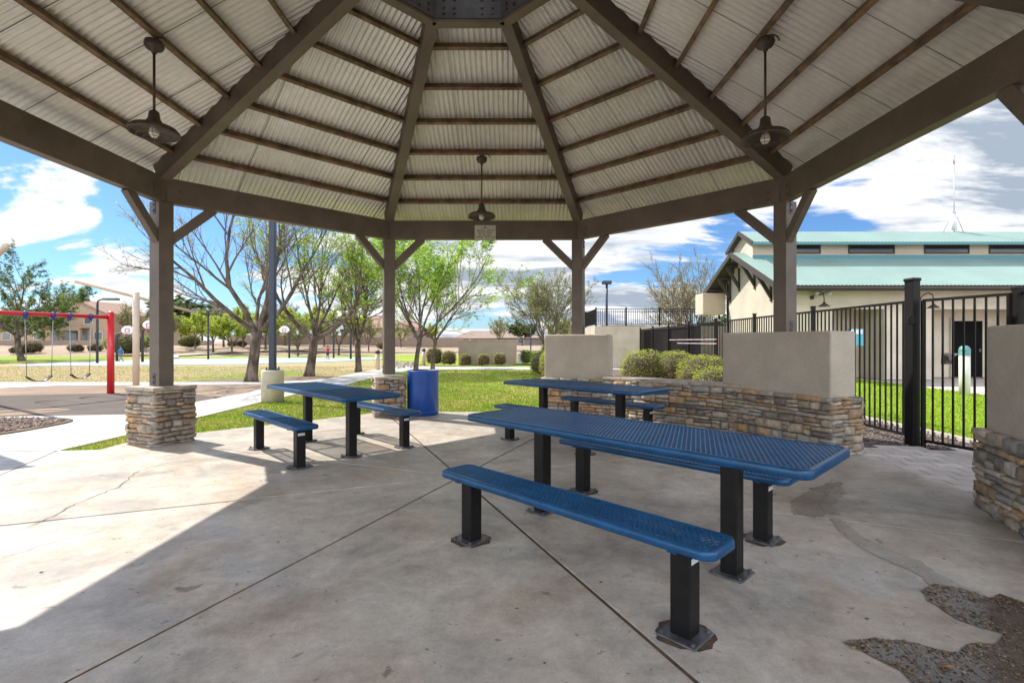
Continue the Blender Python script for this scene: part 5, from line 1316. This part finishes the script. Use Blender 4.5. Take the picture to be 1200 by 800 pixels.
def nz_(scale,det,rough,off,dist=0,st=(1,1,1)):
    mp=N.new('ShaderNodeMapping'); mp.inputs['Location'].default_value=off; mp.inputs['Scale'].default_value=st; L.new(cb.outputs[0],mp.inputs[0])
    n=N.new('ShaderNodeTexNoise'); n.inputs['Scale'].default_value=scale; n.inputs['Detail'].default_value=det; n.inputs['Roughness'].default_value=rough; n.inputs['Distortion'].default_value=dist; L.new(mp.outputs[0],n.inputs['Vector']); return n.outputs['Fac']
def mr_(s,a,b,c,d,smooth_=True):
    n=N.new('ShaderNodeMapRange'); n.interpolation_type='SMOOTHSTEP' if smooth_ else 'LINEAR'; L.new(s,n.inputs[0])
    for i,v in enumerate((a,b,c,d)): n.inputs[i+1].default_value=v
    return n.outputs[0]
cov=nz_(1.25,10,.60,(3.1,1.7,.4),.35,(.75,1.25,1))
def lobe(px,py,w0,w1,amt):
    dv=Vector((px-600,F,400-py)).normalized()
    vm=N.new('ShaderNodeVectorMath'); vm.operation='DOT_PRODUCT'; nrm=N.new('ShaderNodeVectorMath'); nrm.operation='NORMALIZE'; L.new(tc.outputs['Generated'],nrm.inputs[0]); L.new(nrm.outputs[0],vm.inputs[0]); vm.inputs[1].default_value=dv
    return mr_(vm.outputs['Value'],cos(radians(w0)),cos(radians(w1)),0,amt)
for (a,b,c,d,e) in LOBES: cov=math_('ADD',cov,lobe(a,b,c,d,e))
mask=mr_(cov,.47,.535,0,1)
shade=nz_(1.9,9,.62,(7.3,2.2,1.0),.4,(.7,1.7,1)); shd=mr_(shade,.40,.62,0,1)
thick=mr_(cov,.50,.66,0,1)
back=mr_(sp.outputs[1],-.55,.05,BACK_FILL,1,True)  # unseen clouds behind the camera boosted as added fill for shaded faces
side=mr_(sp.outputs[0],-.62,-.25,.45,1)
gray=math_('MULTIPLY',side,math_('MULTIPLY',shd,math_('ADD',math_('MULTIPLY',thick,.50),.36)))
gray=math_('MINIMUM',math_('ADD',gray,math_('ADD',math_('MULTIPLY',shd,lobe(1120,165,20,7,.45)),math_('MULTIPLY',shd,lobe(640,330,22,8,.35)))),1.0)
cm=N.new('ShaderNodeMix'); cm.data_type='RGBA'; L.new(gray,cm.inputs[0]); cm.inputs[6].default_value=(*CL_W,1); cm.inputs[7].default_value=(*CL_G,1)
mx=N.new('ShaderNodeMix'); mx.data_type='RGBA'; L.new(mask,mx.inputs[0])
tn=N.new('ShaderNodeMix'); tn.data_type='RGBA'; tn.blend_type='MULTIPLY'; tn.inputs[0].default_value=1; L.new(sk.outputs[0],tn.inputs[6]); tn.inputs[7].default_value=(*SKT,1)
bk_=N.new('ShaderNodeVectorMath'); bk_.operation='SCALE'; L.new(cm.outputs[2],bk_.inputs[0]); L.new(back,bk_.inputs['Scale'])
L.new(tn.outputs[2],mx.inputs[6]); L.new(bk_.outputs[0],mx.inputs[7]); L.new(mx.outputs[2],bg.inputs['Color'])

cd=bpy.data.cameras.new('camera'); cam=bpy.data.objects.new('camera',cd); COL.objects.link(cam); S.camera=cam
cam.location=(0,0,H); cam.rotation_euler=(radians(90),0,0); cd.sensor_width=36; cd.sensor_fit='HORIZONTAL'; cd.lens=36*F/1200; cd.clip_start=.05; cd.clip_end=6000
S.view_settings.view_transform='Standard'; S.view_settings.look='None'; S.view_settings.exposure=EXPO; S.view_settings.gamma=1; S.view_settings.use_curve_mapping=False
S.render.engine='CYCLES'; S.cycles.max_bounces=8; S.cycles.diffuse_bounces=5; S.cycles.glossy_bounces=3; S.cycles.transmission_bounces=4; S.cycles.use_denoising=True; S.cycles.caustics_reflective=False; S.cycles.caustics_refractive=False
